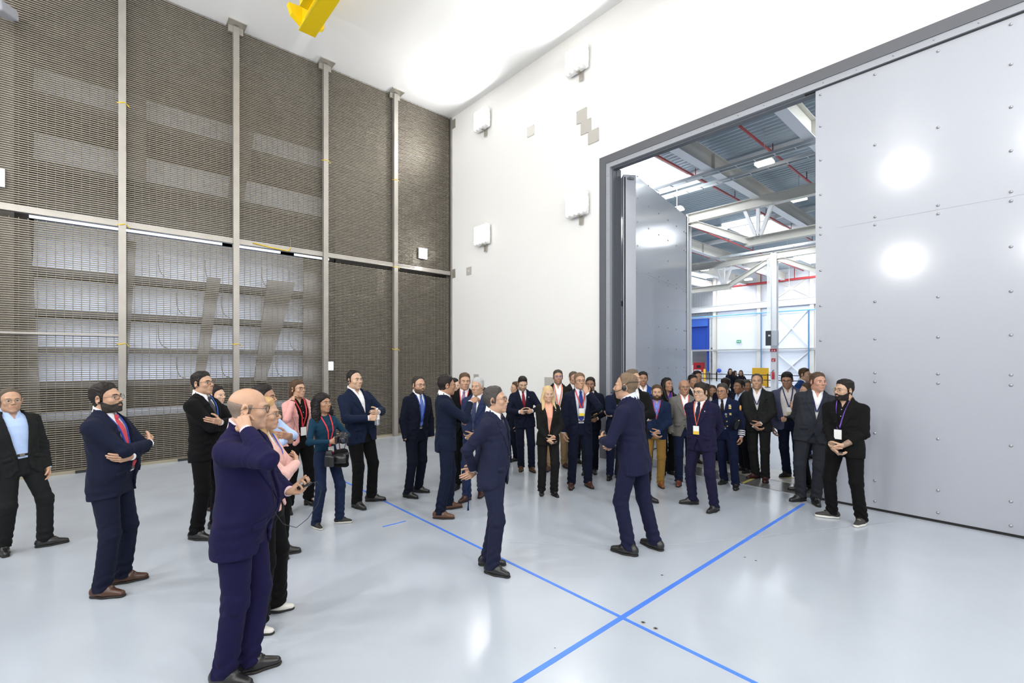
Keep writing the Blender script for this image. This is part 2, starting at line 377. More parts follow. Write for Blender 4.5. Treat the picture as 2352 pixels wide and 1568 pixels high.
for k, (y, z) in enumerate([(y + .3*(i % 2), z) for i, z in enumerate((3.58, 2.83, 2.13, 1.50)) for y in (-6.4, -5.6, -4.5, -3.9)]):
    pts = [(-1.12 + .0*t, y - .06*t + .22*t*t, z + .02 + .45*(1-t)**2) for t in np.linspace(0, 1, 7)]
    v, f = tube(pts, .008, 5); link('cable', mesh_of('cable', v, f, [m_dk]), du)
m_glow_strip = mat('added_glow_strip', (.9, .93, 1), .5, emit=(.86, .92, 1), es=1.1)  # glowing strip added behind the gap for a bright line under the beam
for a, b in ((-8.2, -5.35), (-5.05, -4.2), (-3.9, -3.1)): solid('added_glow_strip', (-.78, a, 4.345), (-.74, b, 4.39), m_glow_strip, du)
# ---------------------------------------------------------------- the hall beyond the door
HZ, FY = 9.6, 36.0
m_deck = mat('roof_deck', (.42, .49, .54), .5, .3); m_cream = mat('cream_steel', (.66, .64, .58), .5); m_wsteel = mat('white_steel', (.80, .80, .80), .45); m_red = mat('red_pipe', (.42, .035, .04), .4)
m_panel = mat('hall_panel', (.74, .78, .86), .5); m_blue = mat('roller_blue', (.03, .09, .50), .45); m_pipeb = mat('pipe_blue', (.16, .42, .80), .45); m_hfloor = mat('hall_floor', (.50, .54, .60), .25); m_yel = mat('safety_yellow', (.80, .45, .02), .5)
solid('floor_hall', (-24, 0.0, -.3), (20, FY + .5, 0), m_hfloor, kind='structure')
v, f = [], []; nx = 18
# corrugated deck, ridges along x
n = int((FY - .3)/.25)
vs, fs = [], []
for k in range(n*4 + 1):
    y = .3 + k*.25/4; z = HZ + (.0, .0, .10, .10)[k % 4]
    vs += [(-24, y, z), (20, y, z)]
sk_rows = []
for k in range(n*4): fs.append((2*k, 2*k+2, 2*k+3, 2*k+1))
cl = empty('ceiling_hall', kind='structure')
link('deck', mesh_of('deck', vs, fs, [m_deck], None, False), cl)
m_sky = mat('rooflight_pane', (.9, .93, .97), .5, emit=(.95, .98, 1), es=2.6)
for i, (x0, x1, y0, y1) in enumerate(SKY):
    wi = empty('window_%d' % (i + 1), kind='structure'); solid('pane', (x0, y0, HZ - .03), (x1, y1, HZ - .01), m_sky, wi)
    for q in ((x0 - .05, x0), (x1, x1 + .05)): solid('kerb', (q[0], y0, HZ - .10), (q[1], y1, HZ), m_cream, wi)
solid('wall_hall_side', (-24.2, .3, 0), (-24, FY, HZ), m_panel, kind='structure'); solid('wall_hall_end', (20, .3, 0), (20.2, FY, HZ), m_panel, kind='structure'); solid('wall_hall_near', (-24, .3, 0), (-.1, .5, HZ), m_panel, kind='structure')
fw = empty('wall_hall_far', kind='structure')
m_corr = mat('corrugated_grey', (.40, .42, .45), .5)
solid('upper_cladding', (-9.3, FY, 6.8), (20, FY + .2, HZ), mat('upper_panel', (.62, .63, .68), .5), fw)
boxes('corrugated_cladding', [((-16.6, FY + .1, 7.9), (7.3, .1, 1.7))] + [((-9.4 - .25*k, FY - .02, 7.9), (.05, .03, 1.6)) for k in range(24)], m_corr, fw, kind='stuff')
for x0, x1 in ((-9.3, -5.3), (-5.3, -1.1), (-1.1, 3.1), (3.1, 20)):
    for z0, z1 in ((0, .9), (.9, 2.9), (2.9, 6.75)): solid('wall_panel', (x0 + .02, FY + .05 - .02*(z0 == 0), z0 + .02), (x1 - .02, FY + .2, z1 - .01), m_panel, fw)
solid('wall_panel', (-24, FY + .1, 5.9), (-9.3, FY + .3, 6.3), m_wsteel, fw)
solid('wall_panel', (-24, FY + .05, 0), (-12.2, FY + .3, 5.9), m_panel, fw)
solid('roller_hood', (-12.2, FY - .3, 5.2), (-9.75, FY, 5.95), mat('roller_hood', (.06, .16, .62), .45), fw); solid('roller_curtain', (-12.2, FY + .02, 2.95), (-9.9, FY + .05, 5.2), m_blue, fw); solid('roller_guide', (-9.9, FY - .1, .9), (-9.72, FY + .1, 5.9), m_blue, fw)
solid('beyond_panel', (-12.2, FY + 1.6, 0), (-9.7, FY + 1.7, 3.2), mat('grey_block', (.42, .41, .40), .7), fw)
for k in range(5): solid('block_joint', (-12.2, FY + 1.59, .5 + k*.5), (-9.7, FY + 1.6, .52 + k*.5), mat('joint', (.3, .3, .3), .7), fw)
for x in (-9.1, -5.2, -1.15, 3.1): boxes('wall_column', ibeam((x, FY - .1, 0), (x, FY - .1, HZ), .30, .30), m_cream, fw)
for z, h in ((6.78, .55), (2.9, .14)): boxes('wall_girder', ibeam((-14, FY - .25, z), (14, FY - .25, z), .25, h), m_wsteel, fw)
for x0 in (-1.15, -5.2):
    if x0 == -1.15: x0 = -4.1; x1 = -1.2
    else: continue
    for za, zb in ((2.9, 6.4), (.1, 2.9)):
        for a, b in ((za, zb), (zb, za)): boxes('cross_brace', [bar((x0, FY - (.05 if a < b else .13), a), (x1, FY - (.05 if a < b else .13), b), .14, .07)], m_wsteel, fw)
    for a, b in ((7.1, 8.9), (8.9, 7.1)): boxes('cross_brace', [bar((x0, FY - .05, a), (x1, FY - .05, b), .10, .10)], m_cream, fw)
# frames: columns, trusses, rafters
def truss(y, x0, x1):
    t = empty('roof_truss', kind='structure')
    boxes('top_chord', ibeam((x0, y, 8.45), (x1, y, 8.45), .30, .42), m_cream, t)
    boxes('bottom_chord', ibeam((x0 + 2.6, y, 6.88), (x1 - 2.6, y, 6.88), .30, .36), m_cream, t)
    for a, b in (((x0 + .2, y, 8.25), (x0 + 2.7, y, 6.95)), ((x1 - .2, y, 8.25), (x1 - 2.7, y, 6.95))): boxes('end_diagonal', ibeam(a, b, .26, .30, .02, .024), m_cream, t)
    for xc in (x0 + 3.1, x1 - 3.1, (x0+x1)/2):
        for dx_ in (-.55, 0, .55): boxes('strut', [bar((xc + dx_, y, 8.3), (xc + dx_*.12, y, 7.0), .13, .13)], m_wsteel, t)
for y in (13.1, 24.2):
    truss(y, 0.05, 12.4); truss(y, -12.4, -.05)
    c = empty('steel_column', kind='structure'); boxes('shaft', ibeam((0, y, 0), (0, y, 8.6), .34, .34, .025), m_wsteel, c)
for x in (-9.3, -6.2, -3.1, 3.1, 6.2, 9.3):
    r = empty('roof_rafter', kind='structure'); boxes('rafter', ibeam((x, .5, 8.95), (x, FY, 8.95), .26, .62), m_cream, r)
    boxes('bottom_flange_plate', [((x, FY/2, 8.63), (.16, FY/2 - .4, .01))], m_wsteel, r)
    for k in range(6): boxes('stiffener', [((x, 3 + 6*k, 8.95), (.12, .008, .29))], m_cream, r)
for k, y in enumerate((4, 7.6, 10.7, 16.2, 19, 21.8, 27.5, 31)):
    boxes('roof_purlin', [bar((-14, y, 9.40), (14, y, 9.40), .12, .22)], m_wsteel, None, kind='structure')
for y, z in ((8.9, 8.55), (10.1, 8.62), (22.4, 8.5)):
    boxes('cable_tray', [((1.5, y - .12, z), (9, .015, .05)), ((1.5, y + .12, z), (9, .015, .05))] + [((-7.4 + .6*k, y, z - .03), (.012, .12, .012)) for k in range(30)], mat('tray', (.55, .58, .60), .4, .5), None, label='galvanised cable tray crossing the hall roof at %s row' % {8.9: 'the nearest', 10.1: 'the second', 22.4: 'the farthest'}[y], category='cable tray', group='cable trays under the hall roof')
# red sprinkler pipes with hangers
nth = ('first', 'second', 'third', 'fourth', 'fifth', 'sixth')
for i, x in enumerate((4.6, 2.4, 1.75, -1.7, -4.6, -7.7)):
    t = thing('sprinkler_pipe', 'thin red sprinkler pipe under the hall roof, %s from the right-hand door leaf' % nth[i], 'pipe', (x, 0, 9.25), 'red sprinkler pipes')
    v, f = tube([(0, .6, 0), (0, 18, 0), (0, 35.6, 0)], .045, 6); link('run', mesh_of('run', v, f, [m_red]), t)
    for k in range(9):
        y = 3.1 + 3.7*k; v, f = tube([(0, y, 0), (0, y, .33)], .018, 6); link('hanger', mesh_of('hanger', v, f, [m_red]), t)
t = thing('sprinkler_main', 'thick red sprinkler main running along the far hall wall', 'pipe', (0, 35.4, 8.62)); v, f = tube([(-9, 0, 0), (0, 0, 0), (10, 0, 0)], .10, 8); link('run', mesh_of('run', v, f, [m_red]), t)
for k in range(6):
    v, f = tube([(-7.5 + 2.6*k, 0, 0), (-7.5 + 2.6*k, 0, .9)], .03, 6); link('hanger', mesh_of('hanger', v, f, [m_red]), t)
# blue air line
t = thing('air_pipe', 'light blue compressed air pipe along the white far hall wall', 'pipe', (0, 35.50, 6.05))
v, f = tube([(-13, 0, .02), (-5, 0, 0), (6, 0, -.05)], .06, 6); link('run', mesh_of('run', v, f, [m_pipeb]), t)
for x in (-4.9, -1.3):
    v, f = tube([(x, 0, 0), (x, 0, -5.2)], .05, 6); link('drop', mesh_of('drop', v, f, [m_pipeb]), t)
# hall lamps
for i, (x, y, z, w_) in enumerate([(4.75, 9.3, 8.5, 'largest, at the top of the closed leaf'), (.35, 11.6, 8.5, 'above the open door leaf'), (4.35, 14.1, 8.5, 'halfway down the closed leaf'), (.3, 16.0, 8.5, 'left of the second rooflight'), (.5, 24.9, 8.5, 'beside the column top'), (-4.9, 25.0, 8.4, 'over the third rooflight'), (-4.4, 31.5, 8.4, 'far back above the red main'), (-6.8, 33.5, 7.1, 'hanging low before the far wall, left'), (-2.1, 33.5, 7.6, 'hanging low before the far wall, right')]):
    t = thing('hall_lamp', 'lit high-bay lamp under hall roof, ' + w_, 'lamp', (x, y, z), 'high-bay lamps')
    boxes('housing', [((0, 0, .07), (.24, .14, .04))], m_wsteel, t); boxes('diffuser', [((0, 0, 0), (.26, .16, .035))], mat('lamp_glow', (1, 1, 1), .5, emit=(1, .93, .82), es=14), t)
    v, f = tube([(0, 0, .1), (0, 0, HZ - z + .05)], .01, 6); link('rod', mesh_of('rod', v, f, [m_wsteel]), t)
# on and around the column
t = thing('electrical_box', 'grey and black switch box on the white hall column', 'electrical box', (-.02, 23.87, 3.3))
boxes('case', [((.10, 0, 0), (.22, .16, .46))], mat('box_grey', (.50, .53, .56), .5), t); boxes('door_panel', [((-.16, -.17, 0), (.16, .015, .46))], mat('box_black', (.05, .055, .06), .4), t); boxes('isolator', [((-.10, -.19, .16), (.06, .012, .05))], m_wsteel, t)
t = thing('conduit', 'bundle of pale conduits running down the hall column', 'conduit', (-.28, 23.85, 0))
for k in range(3):
    v, f = tube([(.08*k, 0, 3.765), (.08*k, 0, 8.2)], .03, 6); link('tube', mesh_of('tube', v, f, [mat('conduit', (.62, .66, .70), .4, .3)]), t)
def text(name, s, size, loc, rz, m, parent, ext=.002, rx=math.pi/2):
    c = bpy.data.curves.new(name, 'FONT'); c.body = s; c.size = size; c.extrude = ext; c.align_x = 'CENTER'; c.align_y = 'CENTER'; c.materials.append(m)
    o = bpy.data.objects.new(name, c); COL.objects.link(o); o.location = loc; o.rotation_euler = (rx, 0, rz); o.parent = parent; return o
m_sred = mat('sign_red', (.55, .03, .04), .5); m_swh = mat('sign_white', (.85, .85, .85), .5)
t = thing('red_sign', 'red band sign with white triangles on the hall column', 'sign', (0, 24.02, 2.55)); boxes('plate', [((0, 0, 0), (.19, .01, .09))], m_sred, t)
for dx_ in (-.07, .07): link('triangle', mesh_of('tri', [(dx_ - .05, -.012, -.05), (dx_ + .05, -.012, -.05), (dx_, -.012, .05)], [(0, 1, 2)], [m_swh], None, False), t)
t = thing('extinguisher_sign', 'small square red extinguisher sign on the hall column', 'sign', (0, 24.02, 1.95)); boxes('plate', [((0, 0, 0), (.11, .01, .10))], m_sred, t); boxes('pictogram', [((-.02, -.012, -.02), (.025, .002, .05)), ((.04, -.012, .03), (.025, .002, .012))], m_swh, t)
t = thing('fire_extinguisher', 'red fire extinguisher hung on the hall column', 'fire extinguisher', (0, 23.95, 1.0))
v, f = tube([(0, 0, -.25), (0, 0, .16), (0, 0, .22)], [.08, .08, .03], 10); link('cylinder', mesh_of('cyl', v, f, [m_sred]), t); v, f = tube([(0, 0, .22), (0, 0, .30), (.06, -.02, .32)], .02, 6); link('valve', mesh_of('valve', v, f, [m_dark]), t); v, f = tube([(0, 0, .28), (-.14, -.03, .12), (-.12, -.03, -.12)], .012, 6); link('hose', mesh_of('hose', v, f, [m_dark]), t)
t = thing('exit_sign', 'green exit sign with white arrow on far white wall', 'sign', (-6.94, 35.9, 3.66)); boxes('plate', [((0, 0, 0), (.19, .02, .12))], mat('exit_green', (.0, .30, .12), .5), t)
link('arrow', mesh_of('arrow', [(-.15, -.025, 0), (-.06, -.025, -.07), (-.06, -.025, -.025), (.03, -.025, -.025), (.03, -.025, .025), (-.06, -.025, .025), (-.06, -.025, .07)], [tuple(range(7))], [m_swh], None, False), t); boxes('figure', [((.10, -.022, 0), (.03, .003, .07))], m_swh, t)
# yellow guard, barrier posts with belts, machine corner on the left
t = thing('yellow_guard', 'tall yellow safety panel behind the belt barrier', 'safety panel', (-2.55, 28.9, 0)); boxes('panel', [((0, 0, .72), (.56, .04, .66))], m_yel, t); boxes('foot', [((-.45, 0, .03), (.06, .2, .03)), ((.45, 0, .03), (.06, .2, .03))], m_yel, t); link('handle', bolt_l, t, (.05, -.05, 1.1))
SB = [(-6.0, 28.2), (-1.8, 28.2), (2.6, 28.2), (-10.4, 28.2)]
for i, (x, y) in enumerate(SB):
    t = thing('barrier_post', 'black belt barrier post in the hall, ' + ('left of the women', 'before the yellow panel', 'beside the closed door leaf', 'by the blue shutter')[i], 'barrier post', (x, y, 0), 'belt barrier posts')
    v, f = tube([(0, 0, 0), (0, 0, .04), (0, 0, .05), (0, 0, .92), (0, 0, .98)], [.20, .18, .035, .035, .045], 10); link('pole', mesh_of('pole', v, f, [m_dark]), t)
for i, z in enumerate((.88, .52)):
    t = thing('barrier_belt', ('upper', 'lower')[i] + ' black belt stretched between the hall barrier posts', 'barrier belt', (0, 28.2, z), 'barrier belts'); boxes('belt', [((-4, 0, 0), (6.6, .004, .028))], m_dark, t)
t = thing('bollard_post', 'yellow guard post standing at the blue shutter', 'bollard', (-9.6, 34.8, 0)); v, f = tube([(0, 0, 0), (0, 0, 1.1), (0, 0, 1.15)], [.11, .11, .06], 10); link('shaft', mesh_of('shaft', v, f, [m_yel]), t)
t = thing('bollard_post', 'orange guard post right of the hall column', 'bollard', (.9, 26.5, 0)); v, f = tube([(0, 0, 0), (0, 0, 1.1), (0, 0, 1.15)], [.10, .10, .06], 10); link('shaft', mesh_of('shaft', v, f, [mat('safety_orange', (.75, .25, .02), .5)]), t)
t = thing('hose_reel', 'red fire hose cabinet beside the orange post', 'fire hose', (1.35, 26.8, 0)); boxes('cabinet', [((0, 0, .55), (.16, .12, .55))], m_sred, t); boxes('front_panel', [((0, -.125, .75), (.10, .004, .2))], m_swh, t)
t = thing('red_machine', 'red control cabinet standing beyond the blue shutter', 'cabinet', (-11.0, 36.6, 0)); boxes('stand', [((0, 0, .40), (.45, .3, .40))], m_wsteel, t); boxes('case', [((0, 0, 1.28), (.42, .3, .46))], m_sred, t); boxes('front_panel', [((0, -.31, .95), (.35, .01, .10))], m_swh, t); boxes('screen', [((.1, -.32, 1.35), (.2, .01, .12))], m_dark, t)
t = thing('guard_rail', 'white guard rail in front of the blue shutter', 'guard rail', (-10.6, 33.5, 0))
for x in (-1.6, -.6, .5): boxes('upright', [((x, 0, .75), (.04, .04, .75))], m_wsteel, t)
for z in (.75, 1.47): boxes('rail', [((-.55, 0, z), (1.1, .035, .035))], m_wsteel, t)
t = thing('wall_ladder', 'pale caged wall ladder beside the blue roller shutter', 'ladder', (-9.35, 35.7, 0))
for x in (-.14, .14): boxes('stile', [((x, 0, 2.9), (.03, .03, 2.9))], m_wsteel, t)
for k in range(10): boxes('rung', [((0, 0, .5 + .55*k), (.14, .02, .02))], m_corr, t)
t = thing('chain_hoist', 'small blue hand hoist on the wall by the ladder', 'hoist', (-8.6, 35.6, 1.0)); v, f = ball((0, 0, 0), (.22, .18, .2), 10, 8); link('drum', mesh_of('drum', v, f, [m_blue]), t); v, f = tube([(0, 0, .15), (0, 0, .6)], .03, 6); link('bracket', mesh_of('br', v, f, [m_corr]), t)
# ---------------------------------------------------------------- people
TZ = [.60, .74, .80, .90, 1.00, 1.08, 1.16, 1.25, 1.33, 1.39, 1.43, 1.465, 1.495, 1.52, 1.60]
PROF = {'m': ([.192,.192,.192,.188,.180,.174,.176,.186,.192,.188,.170,.128,.086,.068,.060],
              [.130,.132,.134,.134,.126,.122,.124,.129,.128,.119,.104,.086,.071,.064,.058],
              [.000,.000,-.002,-.004,.000,.005,.008,.008,.002,-.010,-.018,-.022,-.021,-.016,-.01]),
        'f': ([.186,.188,.190,.186,.166,.148,.150,.160,.168,.165,.150,.112,.074,.056,.050],
              [.126,.128,.130,.126,.112,.104,.112,.132,.122,.104,.090,.076,.062,.053,.048],
              [.000,.000,-.004,-.006,.000,.004,.012,.020,.012,-.006,-.014,-.018,-.018,-.013,-.008])}
ZI = np.linspace(.5, 1.7, 241)
def cam_floor(u, v):
    """floor point seen at a place of the photograph"""
    Y = FOC*CAM_H/(v - HOR); return cam_at(u, Y)
def cam_at(u, Y):
    X = (u - 1176)/FOC*Y
    return np.array([CAM[0] + X*RX[0] + Y*DX[0], CAM[1] + X*RX[1] + Y*DX[1]])
def ik(a, c, l1, l2, pole):
    a = np.asarray(a, float); c = np.asarray(c, float); v = c - a; d = np.linalg.norm(v)
    if d > (l1+l2)*.995: c = a + v/d*(l1+l2)*.995; v = c - a; d = np.linalg.norm(v)
    x = (d*d + l1*l1 - l2*l2)/(2*d); y = math.sqrt(max(l1*l1 - x*x, 0)); e = v/d
    p = np.asarray(pole, float); p = p - e*(p @ e)
    return a + e*x + nrm(p)*y, c
# wrist in torso space (right arm, metres at 1.75 m), elbow pole, thumb side, finger curl, hand direction (None: along the forearm)
ARMS = {
 'down':   ((.255, .03, .83), (.3, -1, 0), (0, 1, 0), .45, (-.05, .1, -1)),
 'pocket': ((.228, .06, .855), (1, -.8, 0), (0, 1, -.2), .3, None),
 'pocketlow': ((.238, .075, .85), (1, -.8, 0), (0, 1, -.2), .3, None),
 'over':   ((-.085, .225, 1.195), (1, .3, -.6), (0, .3, 1), .3, (-1, -.25, .25)),
 'under':  ((-.115, .185, 1.125), (1, .5, -.6), (0, .5, 1), .3, (-1, -.45, .05)),
 'clasp':  ((.045, .205, .905), (1, -.5, 0), (.2, .6, .8), .55, (-.75, .35, -.55)),
 'clasp2': ((.050, .185, .955), (1, -.5, 0), (.2, .6, .8), .5, (-.85, .3, -.45)),
 'behind': ((.055, -.165, .905), (1, -.6, .2), (-.4, -.6, .7), .5, (-.7, -.25, -.6)),
 'ear':    ((.165, .15, 1.46), (.5, .1, -1), (0, -.9, -.3), .5, (-.35, -.5, .75)),
 'hold':   ((.11, .285, 1.12), (1, -.6, -.3), (0, .1, 1), .75, None),
 'holdlow': ((.14, .27, 1.03), (1, -.6, -.3), (0, .1, 1), .7, None),
 'mouth':  ((.075, .215, 1.435), (.8, .1, -.9), (.95, 0, .3), .35, (-.30, -.25, .9)),
}
FING = [((.030, .088), (.042, .025, .020), .0092), ((.010, .092), (.046, .029, .021), .0095), ((-.011, .087), (.042, .027, .020), .0090), ((-.030, .077), (.033, .021, .018), .0080)]
def hand_field(w, d, t, right, curl, s, spread=.0, fore=None):
    d = nrm(d); t = np.asarray(t, float); t = nrm(t - d*(t @ d)); n = np.cross(d, t)*(-1 if right else 1)
    at = lambda a, b, c: w + (d*a + t*b + n*c)*s
    seg = []
    for i, ((to, do), L, r) in enumerate(FING):
        p = at(do, to, 0); seg.append((at(.0, to*.62, 0), p, .0155*s, .0125*s, .010))
        th = .15; q = p; sp = to*4.*spread
        for j, l in enumerate(L):
            th += curl*(1.05, 1.25, .8)[j]*(1 + .12*(i-1))
            dv = d*math.cos(th) + n*math.sin(th) + t*sp
            q2 = q + nrm(dv)*l*s; seg.append((q, q2, r*s*(1, .93, .86)[j], r*s*(.93, .86, .75)[j], .0025)); q = q2
    p = at(.022, .024, .008); dv = [(.62, .72, .32), (.80, .42, .42+.3*curl), (.85, .15, .45+.5*curl)]
    for j, l in enumerate((.044, .033, .027)):
        a = nrm(d*dv[j][0] + t*dv[j][1] + n*dv[j][2]); q2 = p + a*l*s
        seg.append((p, q2, (.0155, .012, .0105)[j]*s, (.012, .0105, .0082)[j]*s, (.012, .004, .003)[j])); p = q2
    e = nrm(fore) if fore is not None else d
    seg.append((w - e*.10*s, w - e*.005*s, .030*s, .0245*s, .015)); seg.append((w - e*.005*s, w + d*.014*s, .0245*s, .024*s, .012))
    def f(P):
        r = None
        for a, b, ra, rb, k in seg:
            c = cone(P, a, b, ra, rb); r = c if r is None else smin(r, c, k*s)
        return r
    A = np.array([x for a, b, *_ in seg for x in (a, b)])
    return f, A.min(0) - .02, A.max(0) + .02
def front_y(F, xz, y0=.5, y1=-.1, n=90):
    """outermost front y of a field at each (x, z)"""
    xz = np.asarray(xz, float); ys = np.linspace(y0, y1, n)
    P = np.empty((len(xz), n, 3), F32); P[:, :, 0] = xz[:, :1]; P[:, :, 2] = xz[:, 1:]; P[:, :, 1] = ys
    d = F(P.reshape(-1, 3)).reshape(len(xz), n)
    i = np.argmax(d < 0, 1); i = np.where(i == 0, n-1, i); r = np.arange(len(xz))
    a, b = d[r, i-1], d[r, i]; t = a/(a - b + 1e-9)
    return ys[i-1] + (ys[i] - ys[i-1])*np.clip(t, 0, 1)
def strip(F, line, width, off=.003, n=14, thick=.0025, F2=None):
    """ribbon lying on the front of a field along (x, z) points"""
    line = np.asarray(line, float); L = np.r_[0, np.cumsum(np.linalg.norm(np.diff(line, axis=0), axis=1))]
    u = np.linspace(0, L[-1], n); c = np.stack([np.interp(u, L, line[:, 0]), np.interp(u, L, line[:, 1])], 1)
    t = np.gradient(c, axis=0); t /= np.linalg.norm(t, axis=1)[:, None] + 1e-9; nn = np.stack([-t[:, 1], t[:, 0]], 1)
    w = np.interp(u/L[-1], np.linspace(0, 1, len(np.atleast_1d(width))), np.atleast_1d(width)) if np.ndim(width) else width*np.ones(n)
    A = c + nn*w[:, None]/2; B = c - nn*w[:, None]/2
    ya = front_y(F, A); yb = front_y(F, B); ym = np.maximum(ya, yb); ya = .5*(ya+ym); yb = .5*(yb+ym)
    vs = []
    for o in (off + thick, off - .004):
        vs.append(np.stack([A[:, 0], ya + o, A[:, 1]], 1)); vs.append(np.stack([B[:, 0], yb + o, B[:, 1]], 1))
    v = np.concatenate(vs); q = []
    for i in range(n-1):
        q += [(i, i+1, n+i+1, n+i), (2*n+i, 3*n+i, 3*n+i+1, 2*n+i+1), (i, 2*n+i, 2*n+i+1, i+1), (n+i, n+i+1, 3*n+i+1, 3*n+i)]
    q += [(0, n, 3*n, 2*n), (n-1, 3*n-1, 4*n-1, 2*n-1)]
    return v, np.array(q)
def disc(c, r, depth=.004, n=8):
    """small button facing +y"""
    vs = [(c[0]+r*math.cos(2*math.pi*i/n), c[1]+dy, c[2]+r*math.sin(2*math.pi*i/n)) for dy in (0, depth) for i in range(n)]
    fs = [tuple(range(n, 2*n))] + [(i, n+i, n+(i+1) % n, (i+1) % n) for i in range(n)]
    return vs, fs
def hair_line(kind):
    # height of the hair's lower edge (head space) by y from nape to brow
    t = {'short': ([-.12, -.06, -.03, -.005, .012, .03, .055, .075, .11], [-.085, -.08, -.05, -.012, -.03, .030, .064, .076, .08]),
         'recede': ([-.12, -.06, -.03, -.005, .012, .025, .045, .065, .11], [-.085, -.08, -.05, -.012, -.025, .045, .082, .105, .12]),
         'full': ([-.12, -.06, -.03, -.005, .012, .03, .055, .075, .11], [-.09, -.085, -.055, -.015, -.035, .022, .056, .064, .066]),
         'long': ([-.12, -.06, -.03, -.005, .015, .03, .055, .075, .11], [-.09, -.09, -.09, -.06, -.05, .02, .060, .072, .076])}
    return t.get(kind, t['short'])
def head_skin(Q, sx, o):
    ax = np.abs(Q[:, 0]); A = np.stack([ax, Q[:, 1], Q[:, 2]], 1)
    j = o['jaw']
    d = ell(Q, (0, -.012, .032), (.0745, .094, .082))
    d = smin(d, ell(Q, (0, .022, -.030), (.061*j, .066, .086)), .025)
    d = smin(d, ell(A, (.034*j, .015, -.068), (.022, .040, .028)), .03)
    d = smin(d, ell(Q, (0, .066, -.097), (.026*j, .020, .018)), .025)
    d = smin(d, cone(A, (.010, .084, .020), (.042, .070, .022), .010, .010), .018)
    d = smin(d, ell(A, (.038, .062, -.022), (.024, .022, .020)), .025)
    d = smax(d, -ell(A, (.031, .094, .002), (.019, .020, .012)), .012)
    d = smin(d, cone(A, (.016, .0825, .0085), (.046, .072, .0062), .0048, .0048), .006)
    d = smin(d, cone(A, (.018, .082, -.010), (.042, .074, -.009), .004, .004), .008)
    d = smin(d, cone(Q, (0, .084, .012), (0, .108, -.026), .0070, .0098), .010)
    d = smin(d, ell(A, (.0115, .098, -.031), (.0085, .011, .008)), .006)
    d = smin(d, ell(Q, (0, .082, -.060), (.026, .012, .020)), .018)
    d = smin(d, cone(A, (0, .0935, -.0575), (.021, .0835, -.0605), .0036, .0022), .006)
    d = smin(d, cone(A, (0, .0915, -.0665), (.017, .0835, -.0640), .0044, .0025), .006)
    d = smax(d, -cone(A, (0, .1005, -.0620), (.024, .0895, -.0615), .0030, .0018), .003)
    e = ell(A, (.078, -.010, -.002), (.010, .021, .033), rot('z', -22) @ rot('x', -12))
    e = smax(e, -ell(A, (.088, -.004, .002), (.010, .012, .019), rot('z', -22)), .006)
    d = smin(d, e, .007)
    d = smin(d, cone(Q, (0, -.020, -.055), (0, -.035, -.17), .056*o['nk'], .060*o['nk']), .03)
    return d

